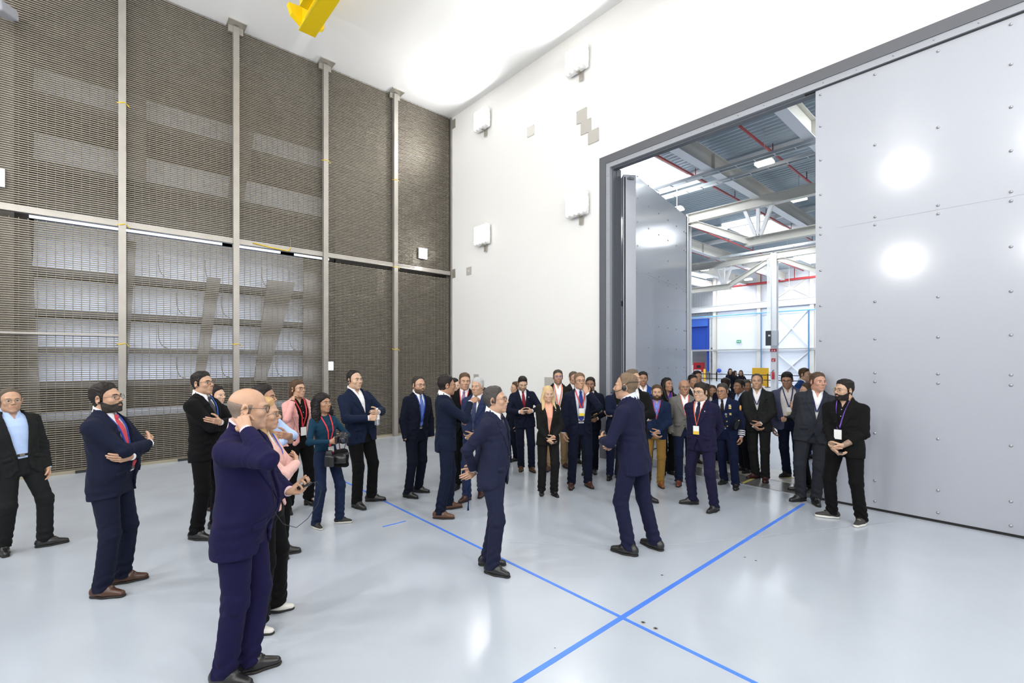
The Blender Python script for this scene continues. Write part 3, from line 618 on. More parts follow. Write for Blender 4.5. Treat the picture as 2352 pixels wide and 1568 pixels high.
def person(label, feet, head, face, sex='m', w=1., belly=0., skin=(.62, .40, .29), hair=(.03, .02, .015), style='short',
           jacket=(.02, .025, .06), trousers=None, shirt=(.8, .8, .82), tie=None, shoes=(.012, .012, .013), sole=None, arms=('down', 'down'),
           look=(0, 0), lod=1, hem=.80, vee=1.10, openw=0., closed=False, beard=None, stubble=None, glasses=None, lanyard=None, badge=None,
           belt=(.01, .01, .01), lean=0., toes=(12, 12), depth=None, top='suit', group=None, hairvol=1., tw=1., legw=1., legs=True, headset=False,
           heel=0., flare=0., extra=None, jaw=1., neck=1., bend=(0, 0), dz=0., side=None, watch=None, tuck=True, twist=0., cloth='suit', sleeve=0.):
    p = [cam_floor(*q) for q in feet]
    mid = (p[0] + p[1])/2
    if depth is not None:
        mid = cam_at(head[0], depth); p = [mid, mid]
    cd = mid - CAM[:2]; Ydep = float(cd @ DX); ray = nrm(cd); rr = V3(-ray[1], ray[0])*-1
    fa = math.radians(face); fw = -ray*math.cos(fa) + rr*math.sin(fa)
    yaw = math.atan2(-fw[0], fw[1])
    Rz = rot('z', math.degrees(yaw))[:2, :2]
    ztop = CAM_H - (head[1] - HOR)/FOC*Ydep
    hx = cam_at(head[0], Ydep) - mid                      # how far the head stands off the feet
    loc = Rz.T @ hx - V3(0, .03*ztop/1.75)
    fl = [Rz.T @ (q - mid) for q in p]
    H = ztop
    if depth is not None: fl = [V3(.11, .0), V3(-.11, .02)]; loc = V3(0, 0)
    s = H/1.75*.995
    for it in range(4):
        pel = loc*.45
        zh = min(math.sqrt(max((.845*s)**2 - max(np.linalg.norm(fl[i] - pel - V3((1, -1)[i]*.085*s, 0)) - .0, 0)**2, .2)) for i in (0, 1)) + .085*s + heel
        zh = min(zh, .925*s + heel); zp = zh/s                # pelvis height in body units
        hgt = (zp - .925)*s
        up = loc - pel
        lx = math.degrees(math.atan2(up[1], .65*s)) + lean; ly = math.degrees(math.atan2(up[0], .65*s))
        top_z = (.95 + (1.75-.95)*math.cos(math.radians(lx))*math.cos(math.radians(ly)))*s + hgt
        s *= H/top_z
    M = {'sc': s}
    RT = rot('y', ly) @ rot('x', -lx) @ rot('z', twist)
    oT = V3(pel[0], pel[1], .95*s + hgt)
    toT = lambda P: ((P - oT.astype(F32)) @ RT.astype(F32))/F32(s) + np.array([0, 0, .95], F32)
    frT = lambda q: RT @ ((np.asarray(q, float) - V3(0, 0, .95))*s) + oT
    drT = lambda q: RT @ np.asarray(q, float)
    # profile tables
    rx, ry, cy = [np.interp(ZI, TZ, q) for q in PROF[sex]]
    g = np.exp(-((ZI - 1.06)/.13)**2)
    rx = rx*w + belly*.35*g; ry = ry*(.5 + .5*w) + belly*.5*g; cy = cy + belly*.5*g
    fl_ = np.clip((1.0 - ZI)/.3, 0, 1)*flare; rx = rx + fl_; ry = ry + fl_
    rx, ry, cy = rx.astype(F32), ry.astype(F32), cy.astype(F32)
    def torso(Q, off):
        i = np.clip(((Q[:, 2] - .5)*200).astype(np.int32), 0, 240)
        a = rx[i] + off; b = ry[i] + off
        k = np.power(np.power(np.abs(Q[:, 0])/a, 2.35) + np.power(np.abs(Q[:, 1] - cy[i])/b, 2.35), 1/2.35)
        return (k - 1)*np.minimum(a, b)*.92
    shx = (.178 if sex == 'm' else .146)*(.35 + .65*w)
    sr = (.064 if sex == 'm' else .054)*(.5 + .5*w)
    # arms
    A = []
    for i in (0, 1):
        sg = 1 if i == 0 else -1; mx = lambda q: V3(q[0]*sg, q[1], q[2])
        spec = ARMS[arms[i]] if isinstance(arms[i], str) else arms[i]
        S = frT((shx*sg, -.012, 1.392)); W = frT(mx(spec[0]) + V3(0, belly*.5 + (w-1)*.08 if spec[0][1] > .15 else 0, 0))
        E, W = ik(S, W, .300*s, .262*s, drT(mx(spec[1])))
        hd = nrm(W - E) if spec[4] is None else nrm(drT(mx(spec[4])))
        A.append((S, E, W, hd, drT(mx(spec[2])), spec[3], spec[5] if len(spec) > 5 else 0))
    # legs
    Lg = []
    for i in (0, 1):
        sg = 1 if i == 0 else -1
        Hp = V3(pel[0] + sg*.088*s*w, pel[1], .925*s + hgt)
        ta = math.radians(toes[i])*sg; td = V3(math.sin(ta), math.cos(ta), 0)
        An = V3(fl[i][0], fl[i][1], .085*s + heel) - td*.03*s
        K, An = ik(Hp, An, .425*s, .425*s, td + V3(0, .3, .0) + V3(sg*bend[i], 0, 0))
        Lg.append((Hp, K, An, td))
    # head
    HR = RT @ rot('x', -lean*.0) @ rot('z', look[0]) @ rot('x', look[1])
    HR = rot('y', ly*.3) @ rot('z', look[0]) @ rot('x', look[1]) if True else HR
    hs = s*1.06*(1. if sex == 'm' else .97)/ (s**.35)
    neck0 = frT((0, -.022, 1.50))
    hc = neck0 + (V3(0, .0, 0) + RT @ V3(0, .028, .02))*s + HR @ V3(0, .012, .108)*hs
    topz = hc[2] + .118*hs
    hc[2] += (ztop - .006*hairvol - topz); 
    toH = lambda P: ((P - hc.astype(F32)) @ HR.astype(F32))/F32(hs)
    frH = lambda v: (np.asarray(v, float)*hs) @ HR.T + hc
    ho = {'jaw': jaw*(.96 if sex == 'm' else .90), 'nk': neck*(1. if sex == 'm' else .82)}
    root = link('person', None, None, (mid[0], mid[1], dz)); root.rotation_euler = (0, 0, yaw); root['label'] = label; root['category'] = 'person'
    if group: root['group'] = group
    sk = mat_skin(skin); lod_h = {0: .0034, 1: .0052, 2: .0075}[lod]; lod_c = {0: .0085, 1: .0115, 2: .016}[lod]
    out = {'root': root, 's': s, 'yaw': yaw, 'loc': V3(mid[0], mid[1], dz), 'A': A, 'frT': frT, 'frH': frH, 'hs': hs, 'drT': drT}
    # ---- body: head, hands and what the clothes cover, one mesh
    parts = []
    def fneck(P):
        d = head_skin(toH(P), 0, ho)*hs
        d = smin(d, cone(P, hc + HR @ V3(0, -.03, -.08)*hs, frT((0, -.03, 1.44)), .053*hs*ho['nk'], .064*s*ho['nk']), .03)
        Q = toT(P); return smin(d, smax(torso(Q, -.03)*s, np.maximum(1.34 - Q[:, 2], Q[:, 2] - 1.50)*s, .01), .02*s)
    lo = np.minimum(hc - .15*hs, frT((-.16, -.12, 1.33))); hi = np.maximum(hc + .15*hs, frT((.16, .12, 1.33)))
    v, q = skin_field(fneck, lo, hi, lod_h*hs)
    hv = toH(v.astype(F32)); fc = hv[q].mean(1); mi = np.zeros(len(q), int)
    lip = (np.abs(fc[:, 0]) < .022) & (fc[:, 1] > .078) & (np.abs(fc[:, 2] + .0622) < .0085 - .30*np.maximum(np.abs(fc[:, 0])-.006, 0))
    mi[lip] = 1
    if stubble is not None:
        st = (fc[:, 1] > .0) & (fc[:, 2] < -.045 + .35*np.clip(.07 - fc[:, 1], 0, .1)) & (fc[:, 2] > -.125) & ~lip
        st &= ~((fc[:, 2] > -.045) & (np.abs(fc[:, 0]) > .03) & (fc[:, 1] > .055))
        mi[st] = 4
    parts.append((v, q, mi))
    for sg in (-1, 1):                                    # eyes
        ev, ef = ball((0, 0, 0), .0118, 14, 10); c = ev[ef].mean(1)
        em = np.where(c[:, 1] > .0098, 3, 2); parts.append((frH(ev + V3(sg*.031, .0745, .0005)), ef, em))
    for i, (S, E, W, hd, ht, cu, sp) in enumerate(A):
        hf, l, h = hand_field(W, hd, ht, i == 0, cu, s*(.98 if sex == 'm' else .88), sp, W - E)
        pk = arms[i] in ('pocket', 'pocketlow')
        if not pk:
            v, q = skin_field(hf, l, h, lod_h*s*.95); parts.append((v, q, 0))
    def fcore(P):
        Q = toT(P); d = smax(torso(Q, -.045)*s, np.maximum(Q[:, 2] - 1.40, .86 - Q[:, 2])*s, .02)
        for S, E, W, *_ in A: d = smin(d, smin(cone(P, S, E, .040*s, .034*s), cone(P, E, W, .034*s, .024*s), .01), .03)
        for Hp, K, An, td in Lg:
            d = smin(d, smin(cone(P, Hp, K, .068*s, .046*s), cone(P, K, An, .045*s, .034*s), .01), .03)
            d = smin(d, cone(P, An, An + td*.08*s - V3(0, 0, .045*s), .03*s, .02*s), .02)
        return d
    al = np.array([q for a in A for q in a[:3]] + [q for l in Lg for q in l[:3]] + [frT((0, .14+belly, 1.)), frT((0, -.14, 1.4))])
    v, q = skin_field(fcore, al.min(0) - .12, al.max(0) + .12, .022)
    parts.append((v, q, 0))
    v, q, m = join(parts)
    lipc = tuple(np.array(skin)*np.array([.86, .72, .72]))
    body = link('body', mesh_of('body', v, q, [sk, mat_skin(lipc), mat('eye_white', (.42, .40, .38), .3), mat('iris', (.02, .012, .008), .2),
                                              mat_skin(tuple(np.array(skin)*(.45 if stubble is None else stubble)))], m), root)
    # ---- hair, brows, beard
    hm = mat_hair(hair); seed_h = (sum(map(ord, label)) % 53)/4.
    hx_, hz_ = hair_line({'bald': 'short', 'crown': 'recede', 'bun': 'full', 'curly': 'long'}.get(style, style))
    ringz = {'bald': .028, 'crown': .075}.get(style)
    def fhair(P):
        Q = toH(P); ax = np.abs(Q[:, 0]); y = Q[:, 1]; z = Q[:, 2]
        zb = np.interp(y, hx_, hz_).astype(F32)
        zb = zb + np.where(y > .05, np.clip(ax - .035, 0, .1)*-.22, 0) + .0025*np.sin(170*Q[:, 0] + 90*y)
        lim = (z - zb)*.40
        if ringz is not None: lim = np.minimum(lim, (ringz + np.clip(-.02 - y, 0, .1)*.25 - z)*.25)
        top_ = np.clip((z - .045)/.06, 0, 1); top_ = top_*top_*(3 - 2*top_)
        T_ = .0055 + .0115*hairvol*top_ + .004*hairvol*np.clip((y - .03)/.05, 0, 1)*top_
        if style in ('bald', 'crown', 'buzz'): T_ = .004 + 0*top_
        else: T_ = T_ + (.0016 + .0018*top_)*np.sin(95*Q[:, 0] + 55*y + 5*np.sin(40*z + 30*y) + seed_h)*np.sin(48*z + 75*y + 4*np.sin(50*Q[:, 0]))
        d = ell(Q, (0, -.012, .032), (.0745, .094, .082)); d = smin(d, ell(Q, (0, .022, -.030), (.061*ho['jaw'], .066, .086)), .025)
        d = smin(d, cone(Q, (0, -.020, -.055), (0, -.035, -.17), .056*ho['nk'], .060*ho['nk']), .03)
        d = d - np.clip(np.minimum(T_, lim), -.012, 1)
        if style == 'none_': pass
        if style == 'fringe': pass
        if style in ('long', 'curly'):
            L = Q.copy()
            if style == 'long':
                wav = .006*np.sin(38*z + 3*ax*20)
                for sg in (-1, 1):
                    d = smin(d, cone(Q, (sg*.066, .000, .035), (sg*.082, -.005, -.10), .024, .030) + wav, .02)
                    d = smin(d, cone(Q, (sg*.082, -.005, -.10), (sg*.085, .075, -.27), .030, .022) + wav, .02)
                d = smin(d, cone(Q, (0, -.07, .0), (0, -.085, -.22), .06, .055) + wav, .03)
                d = np.maximum(d, -ell(Q, (0, .075, -.045), (.058, .06, .115)))
            else:
                bump = .010*np.sin(75*Q[:, 0]+9*np.sin(50*z))*np.sin(70*y+7*np.sin(45*Q[:, 0]))*np.sin(80*z)
                for sg in (-1, 1):
                    d = smin(d, cone(Q, (sg*.07, -.01, .05), (sg*.098, -.015, -.12), .032, .048) + bump, .02)
                    d = smin(d, cone(Q, (sg*.095, -.02, -.12), (sg*.105, -.02, -.26), .054, .034) + bump, .02)
                d = smin(d, cone(Q, (0, -.085, .0), (0, -.10, -.25), .085, .075) + bump, .03)
                d = smin(d, ell(Q, (0, -.02, .055), (.09, .10, .075)) + bump*.7, .02)
                d = np.maximum(d, -ell(Q, (0, .075, -.035), (.056, .06, .098)))
        if style == 'bun':
            d = smin(d, ell(Q, (0, -.115, -.02), (.04, .035, .045)), .012)
            for sg in (-1, 1): d = smin(d, cone(Q, (sg*.072, -.02, .0), (sg*.06, -.06, -.08), .016, .03), .015)
        return d*hs
    if style != 'none':
        ext = .30 if style in ('long', 'curly') else .12
        lo = hc - V3(.17, .17, ext)*hs; hi = hc + V3(.17, .17, .14)*hs
        v, q = skin_field(fhair, lo, hi, lod_h*1.15*hs)
        link('hair', mesh_of('hair', v, q, [hm]), root)
    bw = mat_hair(tuple(np.array(hair)*.8)) if style != 'bald' or max(hair) < .2 else hm
    if lod < 2:
        ev = []
        for sg in (-1, 1):
            pts = [(sg*.014, .0945, .0195), (sg*.026, .0935, .0235), (sg*.038, .0865, .0235), (sg*.047, .077, .0185)]
            v, q = tube(pts, [.0028, .0036, .0032, .002], 6, flat=.8); link('eyebrow', mesh_of('eyebrow', frH(v), q, [bw]), root)
    if beard is not None:
        bk, bc = beard
        def fbeard(P):
            Q = toH(P); ax = np.abs(Q[:, 0]); y = Q[:, 1]; z = Q[:, 2]
            d = head_skin(Q, 0, ho) - .004 - (.005 if bk == 'full' else 0)*np.clip((-.07 - z)/.04, 0, 1) - .0015*np.sin(160*Q[:, 0])*np.sin(140*z + 50*y)
            up = np.where(ax > .020, -.053, -.066) + np.clip(.060 - y, 0, .1)*(.60 if bk == 'full' else .35)
            must = np.maximum(np.abs(z + .0480 + .25*ax) - .0075 + .06*ax, ax - .033)
            chin = z - up
            chin = np.maximum(chin, -(ell(Q, (0, .1, -.0625), (.023, .03, .0075))))
            if bk == 'goatee': chin = np.maximum(chin, ax - .030)
            reg = np.minimum(np.maximum(chin, -.004 - y + .0), np.where(y > .06, must, 1))
            reg = np.maximum(reg, -.116 - z); 
            return smax(d, reg, .004)*hs
        v, q = skin_field(fbeard, hc - V3(.12, .14, .15)*hs, hc + V3(.12, .14, .05)*hs, lod_h*hs)
        link('beard', mesh_of('beard', v, q, [mat_hair(bc)]), root)
    if glasses is not None and lod < 2:
        gm = mat('glasses_'+str(glasses), glasses, .3); gp = []
        for sg in (-1, 1):
            ring = []
            for k in range(14):
                a = 2*math.pi*k/14; ca, sa = math.cos(a), math.sin(a)
                ring.append((sg*.033 + .0235*np.sign(ca)*abs(ca)**.7, .1015 - .012*abs(ca*.5 + sg*0)*0 - .35*abs(sg*.033+.0235*ca)**2*6, .001 + .0175*np.sign(sa)*abs(sa)**.7))
            v, q = tube(ring, .0017 if lod else .0016, 6, True); gp.append((frH(v), q, 0))
            v, q = tube([(sg*.056, .095, .006), (sg*.074, .06, .008), (sg*.083, -.005, .010), (sg*.082, -.03, -.004)], .0016, 6); gp.append((frH(v), q, 0))
        v, q = tube([(-.0105, .101, .004), (0, .103, .007), (.0105, .101, .004)], .0015, 6); gp.append((frH(v), q, 0))
        v, q, m = join(gp); go = link('glasses', mesh_of('glasses', v, q, [gm], m), root)
        if lod == 0:
            for sg in (-1, 1):
                pts = [frH((sg*.033 + .022*math.cos(2*math.pi*k/10), .100 - .0065*abs(sg*.033+.022*math.cos(2*math.pi*k/10))/.05, .001 + .0165*math.sin(2*math.pi*k/10))) for k in range(10)]
                link('lens', mesh_of('lens', pts, [tuple(range(10))], [mat_glass()], None, False), go)
    # ---- clothes
    cm = mat_cloth(jacket, cloth) if jacket is not None else None
    tr = trousers if trousers is not None else jacket
    tm = mat_cloth(tr, 'suit' if cloth == 'tweed' else cloth)
    seed = (abs(hash(label)) % 100)/10. if False else (sum(map(ord, label)) % 97)/9.
    def arm_field(P, r0, r1, r2, endoff, k=.02, pk_=False):
        d = None
        for i, (S, E, W, hd, ht, cu, sp) in enumerate(A):
            e = nrm(W - E); We = W + e*(-.06 if pk_ and str(arms[i]).startswith('pocket') else endoff)*s
            wr = .0032*s*np.sin(P @ (e*105/s).astype(F32) + 2.6*np.sin(P[:, 0]*34 + P[:, 1]*27 + seed) + seed)*(np.exp(-((P - E.astype(F32))**2).sum(1)/(.095*s)**2) + .35)
            c1 = cone(P, S, E, r0*s, r1*s); c2 = smax(cone(P, E, We + e*.05, r1*s, r2*s), (P - We.astype(F32)) @ e.astype(F32), .006)
            c = smin(c1, c2, .022*s) + wr
            d = c if d is None else np.minimum(d, c)
        return d
    def vee_w(z):   # half width of the front opening by height
        a = np.interp(z, [hem-.02, vee - .11, vee, 1.30, 1.44, 1.50, 1.56], [.078 + openw, -.004 + openw, -.008 + openw, .038 + openw*.9, .066 + openw*.5, .078, .085])
        return a
    wrk = lambda Q: .0016*np.sin(31*Q[:, 2]*1.3 + 22*Q[:, 0] + 5*np.sin(12*Q[:, 2] + 2*seed)) + .0024*np.sin(26*Q[:, 2] + 9*np.sin(9*Q[:, 0] + seed) + 14*Q[:, 1] + seed)
    def jtorso(Q):
        g_ = np.exp(-((Q[:, 2] - vee + .02)/.10)**2)*np.exp(-(Q[:, 0]/.13)**2)
        lapd = np.where((Q[:, 0] < .010) & (Q[:, 1] > 0) & (Q[:, 2] < vee + .02), .0055, 0.) if not openw else 0.
        return torso(Q, 0.) + wrk(Q) + .0030*g_*np.sin(60*np.abs(Q[:, 0]) + 45*Q[:, 2] + seed) - lapd
    def fjacket(P):
        Q = toT(P); t = jtorso(Q)
        vent = np.where(Q[:, 1] < 0, np.abs(Q[:, 0]) - .0, 1)
        hz = hem - Q[:, 2] + .012*np.clip(Q[:, 1]*4, -1, 1)
        t = smax(t, hz, .008); t = smax(t, Q[:, 2] - 1.525 + np.clip(Q[:, 1]+.02, -.1, .1)*.55, .006)
        a = arm_field(P, sr, sr*.80 if sex == 'm' else sr*.82, sr*.60 if sex == 'm' else sr*.62, -.004 + sleeve)
        if top in ('suit', 'open'):
            vw = vee_w(Q[:, 2]).astype(F32)
            cut = np.maximum(np.abs(Q[:, 0]) - vw, .02 - Q[:, 1])
            cut = np.maximum(cut, -(torso(Q, -.034)))
            t = smax(t, -cut, .004)
        d = smin(t*s, a, .045*s)
        if top in ('suit', 'open'): pass
        else:
            d = smax(d, -np.maximum(np.maximum(np.abs(Q[:, 0]) - np.interp(Q[:, 2], [1.36, 1.5], [0.0, .06]).astype(F32), -Q[:, 1]), -torso(Q, -.012))*s, .004) if top == 'zip' else d
        # hollow at the hem
        return np.maximum(d, -np.maximum(torso(Q, -.016), Q[:, 2] - hem - .10)*s)
    al = np.array([q for a in A for q in a[:3]] + [frT((x, y, z)) for x in (-.25*w, .25*w) for y in (-.2, .2 + belly) for z in (hem-.03, 1.55)])
    lo, hi = al.min(0) - .085*s, al.max(0) + .085*s
    if top in ('sweater', 'shirt', 'tee'):
        sh_col = shirt
        def fshirt_top(P):
            Q = toT(P); t = torso(Q, -.016) + wrk(Q)*1.2; t = smax(t, hem - Q[:, 2], .01); t = smax(t, Q[:, 2] - 1.505 + np.clip(Q[:, 1]+.02, -.1, .1)*.9, .006)
            return smin(t*s, arm_field(P, sr*.86, sr*.68, sr*.52, -.01 if top == 'sweater' else (-.15 if top == 'shirt' else -.02)), .03*s)
        v, q = skin_field(fshirt_top, lo, hi, lod_c*s)
        jk = link({'sweater': 'sweater', 'shirt': 'shirt', 'tee': 'shirt'}[top], mesh_of('top', v, q, [mat_cloth(shirt, 'knit')]), root)
        jf = lambda Q: torso(Q, -.016)
    else:
        v, q = skin_field(fjacket, lo, hi, lod_c*s)
        jk = link('jacket' if top != 'uniform' else 'uniform_jacket', mesh_of('jacket', v, q, [cm]), root)
        jf = jtorso
    out['jacket'] = jk
    T = lambda v: np.array([frT(q) for q in v])
    if top in ('suit', 'open'):
        # shirt seen in the opening, its collar and cuffs
        def fshirt(P):
            Q = toT(P); t = torso(Q, -.021); t = np.maximum(np.maximum(t, .985 - Q[:, 2]), Q[:, 2] - 1.50 + np.clip(Q[:, 1]+.02, -.05, .1)*.55)
            rn = np.sqrt((Q[:, 0]/.072)**2 + ((Q[:, 1] + .012)/.074)**2)*.07/ho['nk'] - .0
            zc = Q[:, 2] + Q[:, 1]*.42
            op = (.010 if tie is not None else .028)
            col = np.maximum(rn - .0705 - .20*np.clip(1.51 - zc, 0, .05), np.maximum(zc - 1.530, 1.455 - zc))
            col = np.maximum(col, -np.maximum(np.abs(Q[:, 0]) - op*np.clip((Q[:, 2] - 1.40)/.07, 0, 1.3), -Q[:, 1]))
            d = np.minimum(t, col)*s
            if tie is None and op: d = np.maximum(d, -np.maximum(np.maximum(np.abs(Q[:, 0]) - np.interp(Q[:, 2], [1.40, 1.50], [0, .03]).astype(F32), -Q[:, 1]), -torso(Q, -.045))*s)
            c = arm_field(P, .03, .03, sr*.53, .012 + sleeve*1.1, pk_=True)
            return np.minimum(d, c)
        sl, sh = np.minimum(lo, al.min(0)), np.maximum(hi, al.max(0))
        v, q = skin_field(fshirt, sl, sh, lod_c*.75*s if lod < 2 else lod_c*s)
        so = link('shirt', mesh_of('shirt', v, q, [mat_cloth(shirt, 'shirt')]), root)
        shirtF = lambda Q: torso(Q, -.021)
        if lod < 2 and tie is None and openw >= 0:
            for zz in (1.38, 1.30, 1.22):
                y = front_y(shirtF, [(0, zz)])[0]; vv, ff = disc((0, y - .001, zz), .0055, .003); link('button', mesh_of('button', T(vv), ff, [mat('shirt_button', (.6, .6, .6), .3)], None, False), so)
        # lapels lying on the jacket front
        if top == 'suit' or top == 'open':
            for sg in (-1, 1):
                def flap(P):
                    Q = toT(P); x = Q[:, 0]*sg; vw = vee_w(Q[:, 2]).astype(F32)*np.clip((Q[:, 1] + .045)/.03, 0, 1)
                    lw = np.interp(Q[:, 2], [vee, 1.33, 1.345, 1.37, 1.385, 1.47, 1.52], [.004, .088, .090, .066, .074, .045, .034]).astype(F32)
                    b = np.maximum(jtorso(Q) - .0075, -.006 - jtorso(Q))
                    b = np.maximum(b, np.maximum(vw - .001 - x, x - vw - lw)*.8)
                    b = np.maximum(b, np.maximum(vee - Q[:, 2], Q[:, 2] - 1.53)); b = np.maximum(b, .0 - Q[:, 1] - np.clip(Q[:, 2] - 1.42, 0, .1)*1.2)
                    return b*s
                ll = np.array([frT((sg*x, y, z)) for x in (0, .19) for y in (-.11, .24 + belly) for z in (vee-.02, 1.54)])
                v, q = skin_field(flap, ll.min(0), ll.max(0), {0: .0045, 1: .006, 2: .009}[lod]*s)
                if len(q): link('lapel', mesh_of('lapel', v, q, [cm]), jk)
            if lod < 2:
                if top == 'suit':
                    for zz in ((vee - .012, vee - .11)):
                        y = front_y(jf, [(.014, zz)])[0]; vv, ff = disc((.014 + (openw if zz else 0), y - .002, zz), .0085, .006); link('button', mesh_of('button', T(vv), ff, [mat('dark_button', (.01, .01, .012), .3)], None, False), jk)
                for sg in (-1, 1):
                    v, q = strip(jf, [(sg*.085, hem+.195), (sg*.155*w, hem+.185)], .045, .002, 6); link('pocket_flap', mesh_of('pocket', T(v), q, [cm]), jk)
                v, q = strip(jf, [(-.075, 1.285), (-.145, 1.295)], .020, .002, 6); link('breast_pocket', mesh_of('pocket', T(v), q, [cm]), jk)
        if tie is not None:
            def ftie(P):
                Q = toT(P); tw_ = np.interp(Q[:, 2], [1.02, 1.06, 1.40, 1.435, 1.445, 1.475], [.001, .043, .026, .017, .020, .025]).astype(F32)*tw
                b = np.maximum(torso(Q, -.021) - .010, -torso(Q, -.021) - .003); b = np.maximum(b, np.abs(Q[:, 0]) - tw_)
                b = np.maximum(b, np.maximum(1.02 - Q[:, 2], Q[:, 2] - 1.452)); b = np.maximum(b, -Q[:, 1])
                k = ell(Q, (0, front_y(shirtF, [(0, 1.44)])[0] + .010, 1.455), (.021, .016, .024))
                return np.minimum(b, k)*s
            ll = np.array([frT((x, y, z)) for x in (-.05, .05) for y in (0., .22 + belly) for z in (1.01, 1.49)])
            v, q = skin_field(ftie, ll.min(0), ll.max(0), {0: .0045, 1: .006, 2: .009}[lod]*s)
            link('tie', mesh_of('tie', v, q, [mat_cloth(tie, 'silk')]), root)
    # ---- trousers
    wl, hl = 1.035, .052
    def ftr(P):
        Q = toT(P); t = torso(Q, -.024); t = np.maximum(t, Q[:, 2] - wl); t = smax(t, .80 - Q[:, 2], .03)*s
        d = t
        for i, (Hp, K, An, td) in enumerate(Lg):
            ff = An + V3(0, 0, -.02*s)
            kx = (P - K.astype(F32)); kn = np.exp(-(kx**2).sum(1)/(.10*s)**2); az = P[:, 2] - An[2]
            wr = .0060*s*np.sin(az*85/s + 3.2*np.sin(P[:, 0]*24 + P[:, 1]*28 + seed + i) + seed)*(np.exp(-(az/(.13*s))**2) + .55*kn + .12) + .002*s*np.sin(P[:, 1]*40 + P[:, 0]*33 + 8*P[:, 2] + seed)
            c = smin(cone(P, Hp, K, (.096 if sex == 'm' else .088)*s*(.4+.6*w)*tw_leg, .070*s*tw_leg), cone(P, K, ff - V3(0, 0, .06*s), .070*s*tw_leg, (.063 + flare*.6)*s*tw_leg), .03*s) + wr
            c = smax(c, hl*s + heel*.8 - P[:, 2] - .0*s, .006)
            d = smin(d, c, .022*s)
        return d
    tw_leg = legw
    if legs:
        al2 = np.array([q for l in Lg for q in l[:3]] + [frT((x, y, wl)) for x in (-.2*w, .2*w) for y in (-.16, .16 + belly)] + [V3(l[2][0], l[2][1], 0) for l in Lg])
        v, q = skin_field(ftr, al2.min(0) - .11, al2.max(0) + .11, lod_c*1.05*s)
        to = link('trousers', mesh_of('trousers', v, q, [tm]), root)
        if belt is not None and lod < 2:
            def fb(P):
                Q = toT(P); return np.maximum(np.maximum(torso(Q, -.018), -torso(Q, -.034)), np.abs(Q[:, 2] - wl + .016) - .016)*s
            ll = np.array([frT((x, y, z)) for x in (-.2*w, .2*w) for y in (-.15, .16 + belly) for z in (.99, 1.06)])
            v, q = skin_field(fb, ll.min(0), ll.max(0), .009*s)
            bo = link('belt', mesh_of('belt', v, q, [mat('leather_'+str(belt), belt, .4)]), root)
            y = front_y(lambda Q: torso(Q, -.018), [(0, wl-.016)])[0]
            bb = [(x, y + yy, wl - .016 + zz) for yy in (-.002, .005) for x, zz in ((-.02, -.016), (.02, -.016), (.02, .016), (-.02, .016))]
            link('buckle', mesh_of('buckle', T(bb), [(4, 5, 6, 7), (0, 1, 5, 4), (1, 2, 6, 5), (2, 3, 7, 6), (3, 0, 4, 7)], [mat('buckle', (.22, .20, .17), .35, .8)], None, False), bo)
        for i, (Hp, K, An, td) in enumerate(Lg):
            sd = np.cross(td, V3(0, 0, 1)); o3 = V3(An[0], An[1], 0); Rm = np.stack([sd, td, V3(0, 0, 1)], 1).astype(F32); k = s*(1. if sex == 'm' else .86)
            def loc_(P): return ((P - o3.astype(F32)) @ Rm)/F32(k)
            hh = heel/k
            def fshoe(P):
                Q = loc_(P); z = Q[:, 2] - hh*np.clip((.10 - Q[:, 1])/.14, 0, 1); Q = np.stack([Q[:, 0], Q[:, 1], z], 1)
                d = cone(Q, (0, -.040, .045), (0, .05, .046), .040, .041)
                d = smin(d, cone(Q, (0, .05, .040), (.004, .165, .026), .044, .028), .03)
                if heel == 0:
                    d = smin(d, cone(Q, (0, -.028, .05), (0, .00, .105), .040, .041), .03)
                    d = smin(d, cone(Q, (-.012, .075, .078), (.012, .075, .078), .012, .012), .02)
                else: d = smax(d, -cone(Q, (0, -.02, .10), (0, .06, .075), .04, .036), .006)
                return smax(d, .016 - z, .004)*k
            def fsole(P):
                Q = loc_(P); hz_ = hh*np.clip((.10 - Q[:, 1])/.14, 0, 1); z = Q[:, 2] - hz_; q2 = np.stack([Q[:, 0], Q[:, 1], np.zeros(len(Q), F32)], 1)
                d = smin(cone(q2, (0, -.040, 0), (0, .05, 0), .041, .045), cone(q2, (0, .05, 0), (.004, .165, 0), .047, .032), .03)
                th = .018 if sole is None else .030
                d2 = smax(d, np.maximum(z - th, -Q[:, 2] + .003 - z*0), .003)
                if heel == 0: return np.maximum(d2, np.maximum(z - th, .0 - Q[:, 2]))*k
                return np.maximum(d, np.where(Q[:, 1] < -.01, np.maximum(z - th, -Q[:, 2]), np.maximum(z - th, -z)))*k
            l = np.minimum(o3 - .30*k, o3 - .30*k); h = o3 + .30*k; l[2] = -.01; h[2] = (.16 + hh)*k
            hv_ = {0: .006, 1: .0085, 2: .012}[lod]*s
            v, q = skin_field(fshoe, l, h, hv_)
            sc = mat('shoe_'+str(shoes), shoes, .32 if sole is None else .7)
            shoe = link('shoe', mesh_of('shoe', v, q, [sc]), root)
            v, q = skin_field(fsole, l, h, hv_*.9)
            link('sole', mesh_of('sole', v, q, [mat('sole_'+str(sole), sole or (.012, .01, .009), .6)]), shoe)
            if lod == 0 and heel == 0:
                for n_, (yy, zz) in enumerate(((.062, .093), (.08, .086), (.098, .078))):
                    pts = np.array([(-.018, yy, zz - .006), (0, yy + .003, zz), (.018, yy, zz - .006)])*k
                    v, q = tube(pts, .0028*k, 6); link('lace', mesh_of('lace', v @ Rm.T + o3, q, [mat('lace', (.03, .03, .03) if sole is None else (.5, .5, .5), .8)]), shoe)
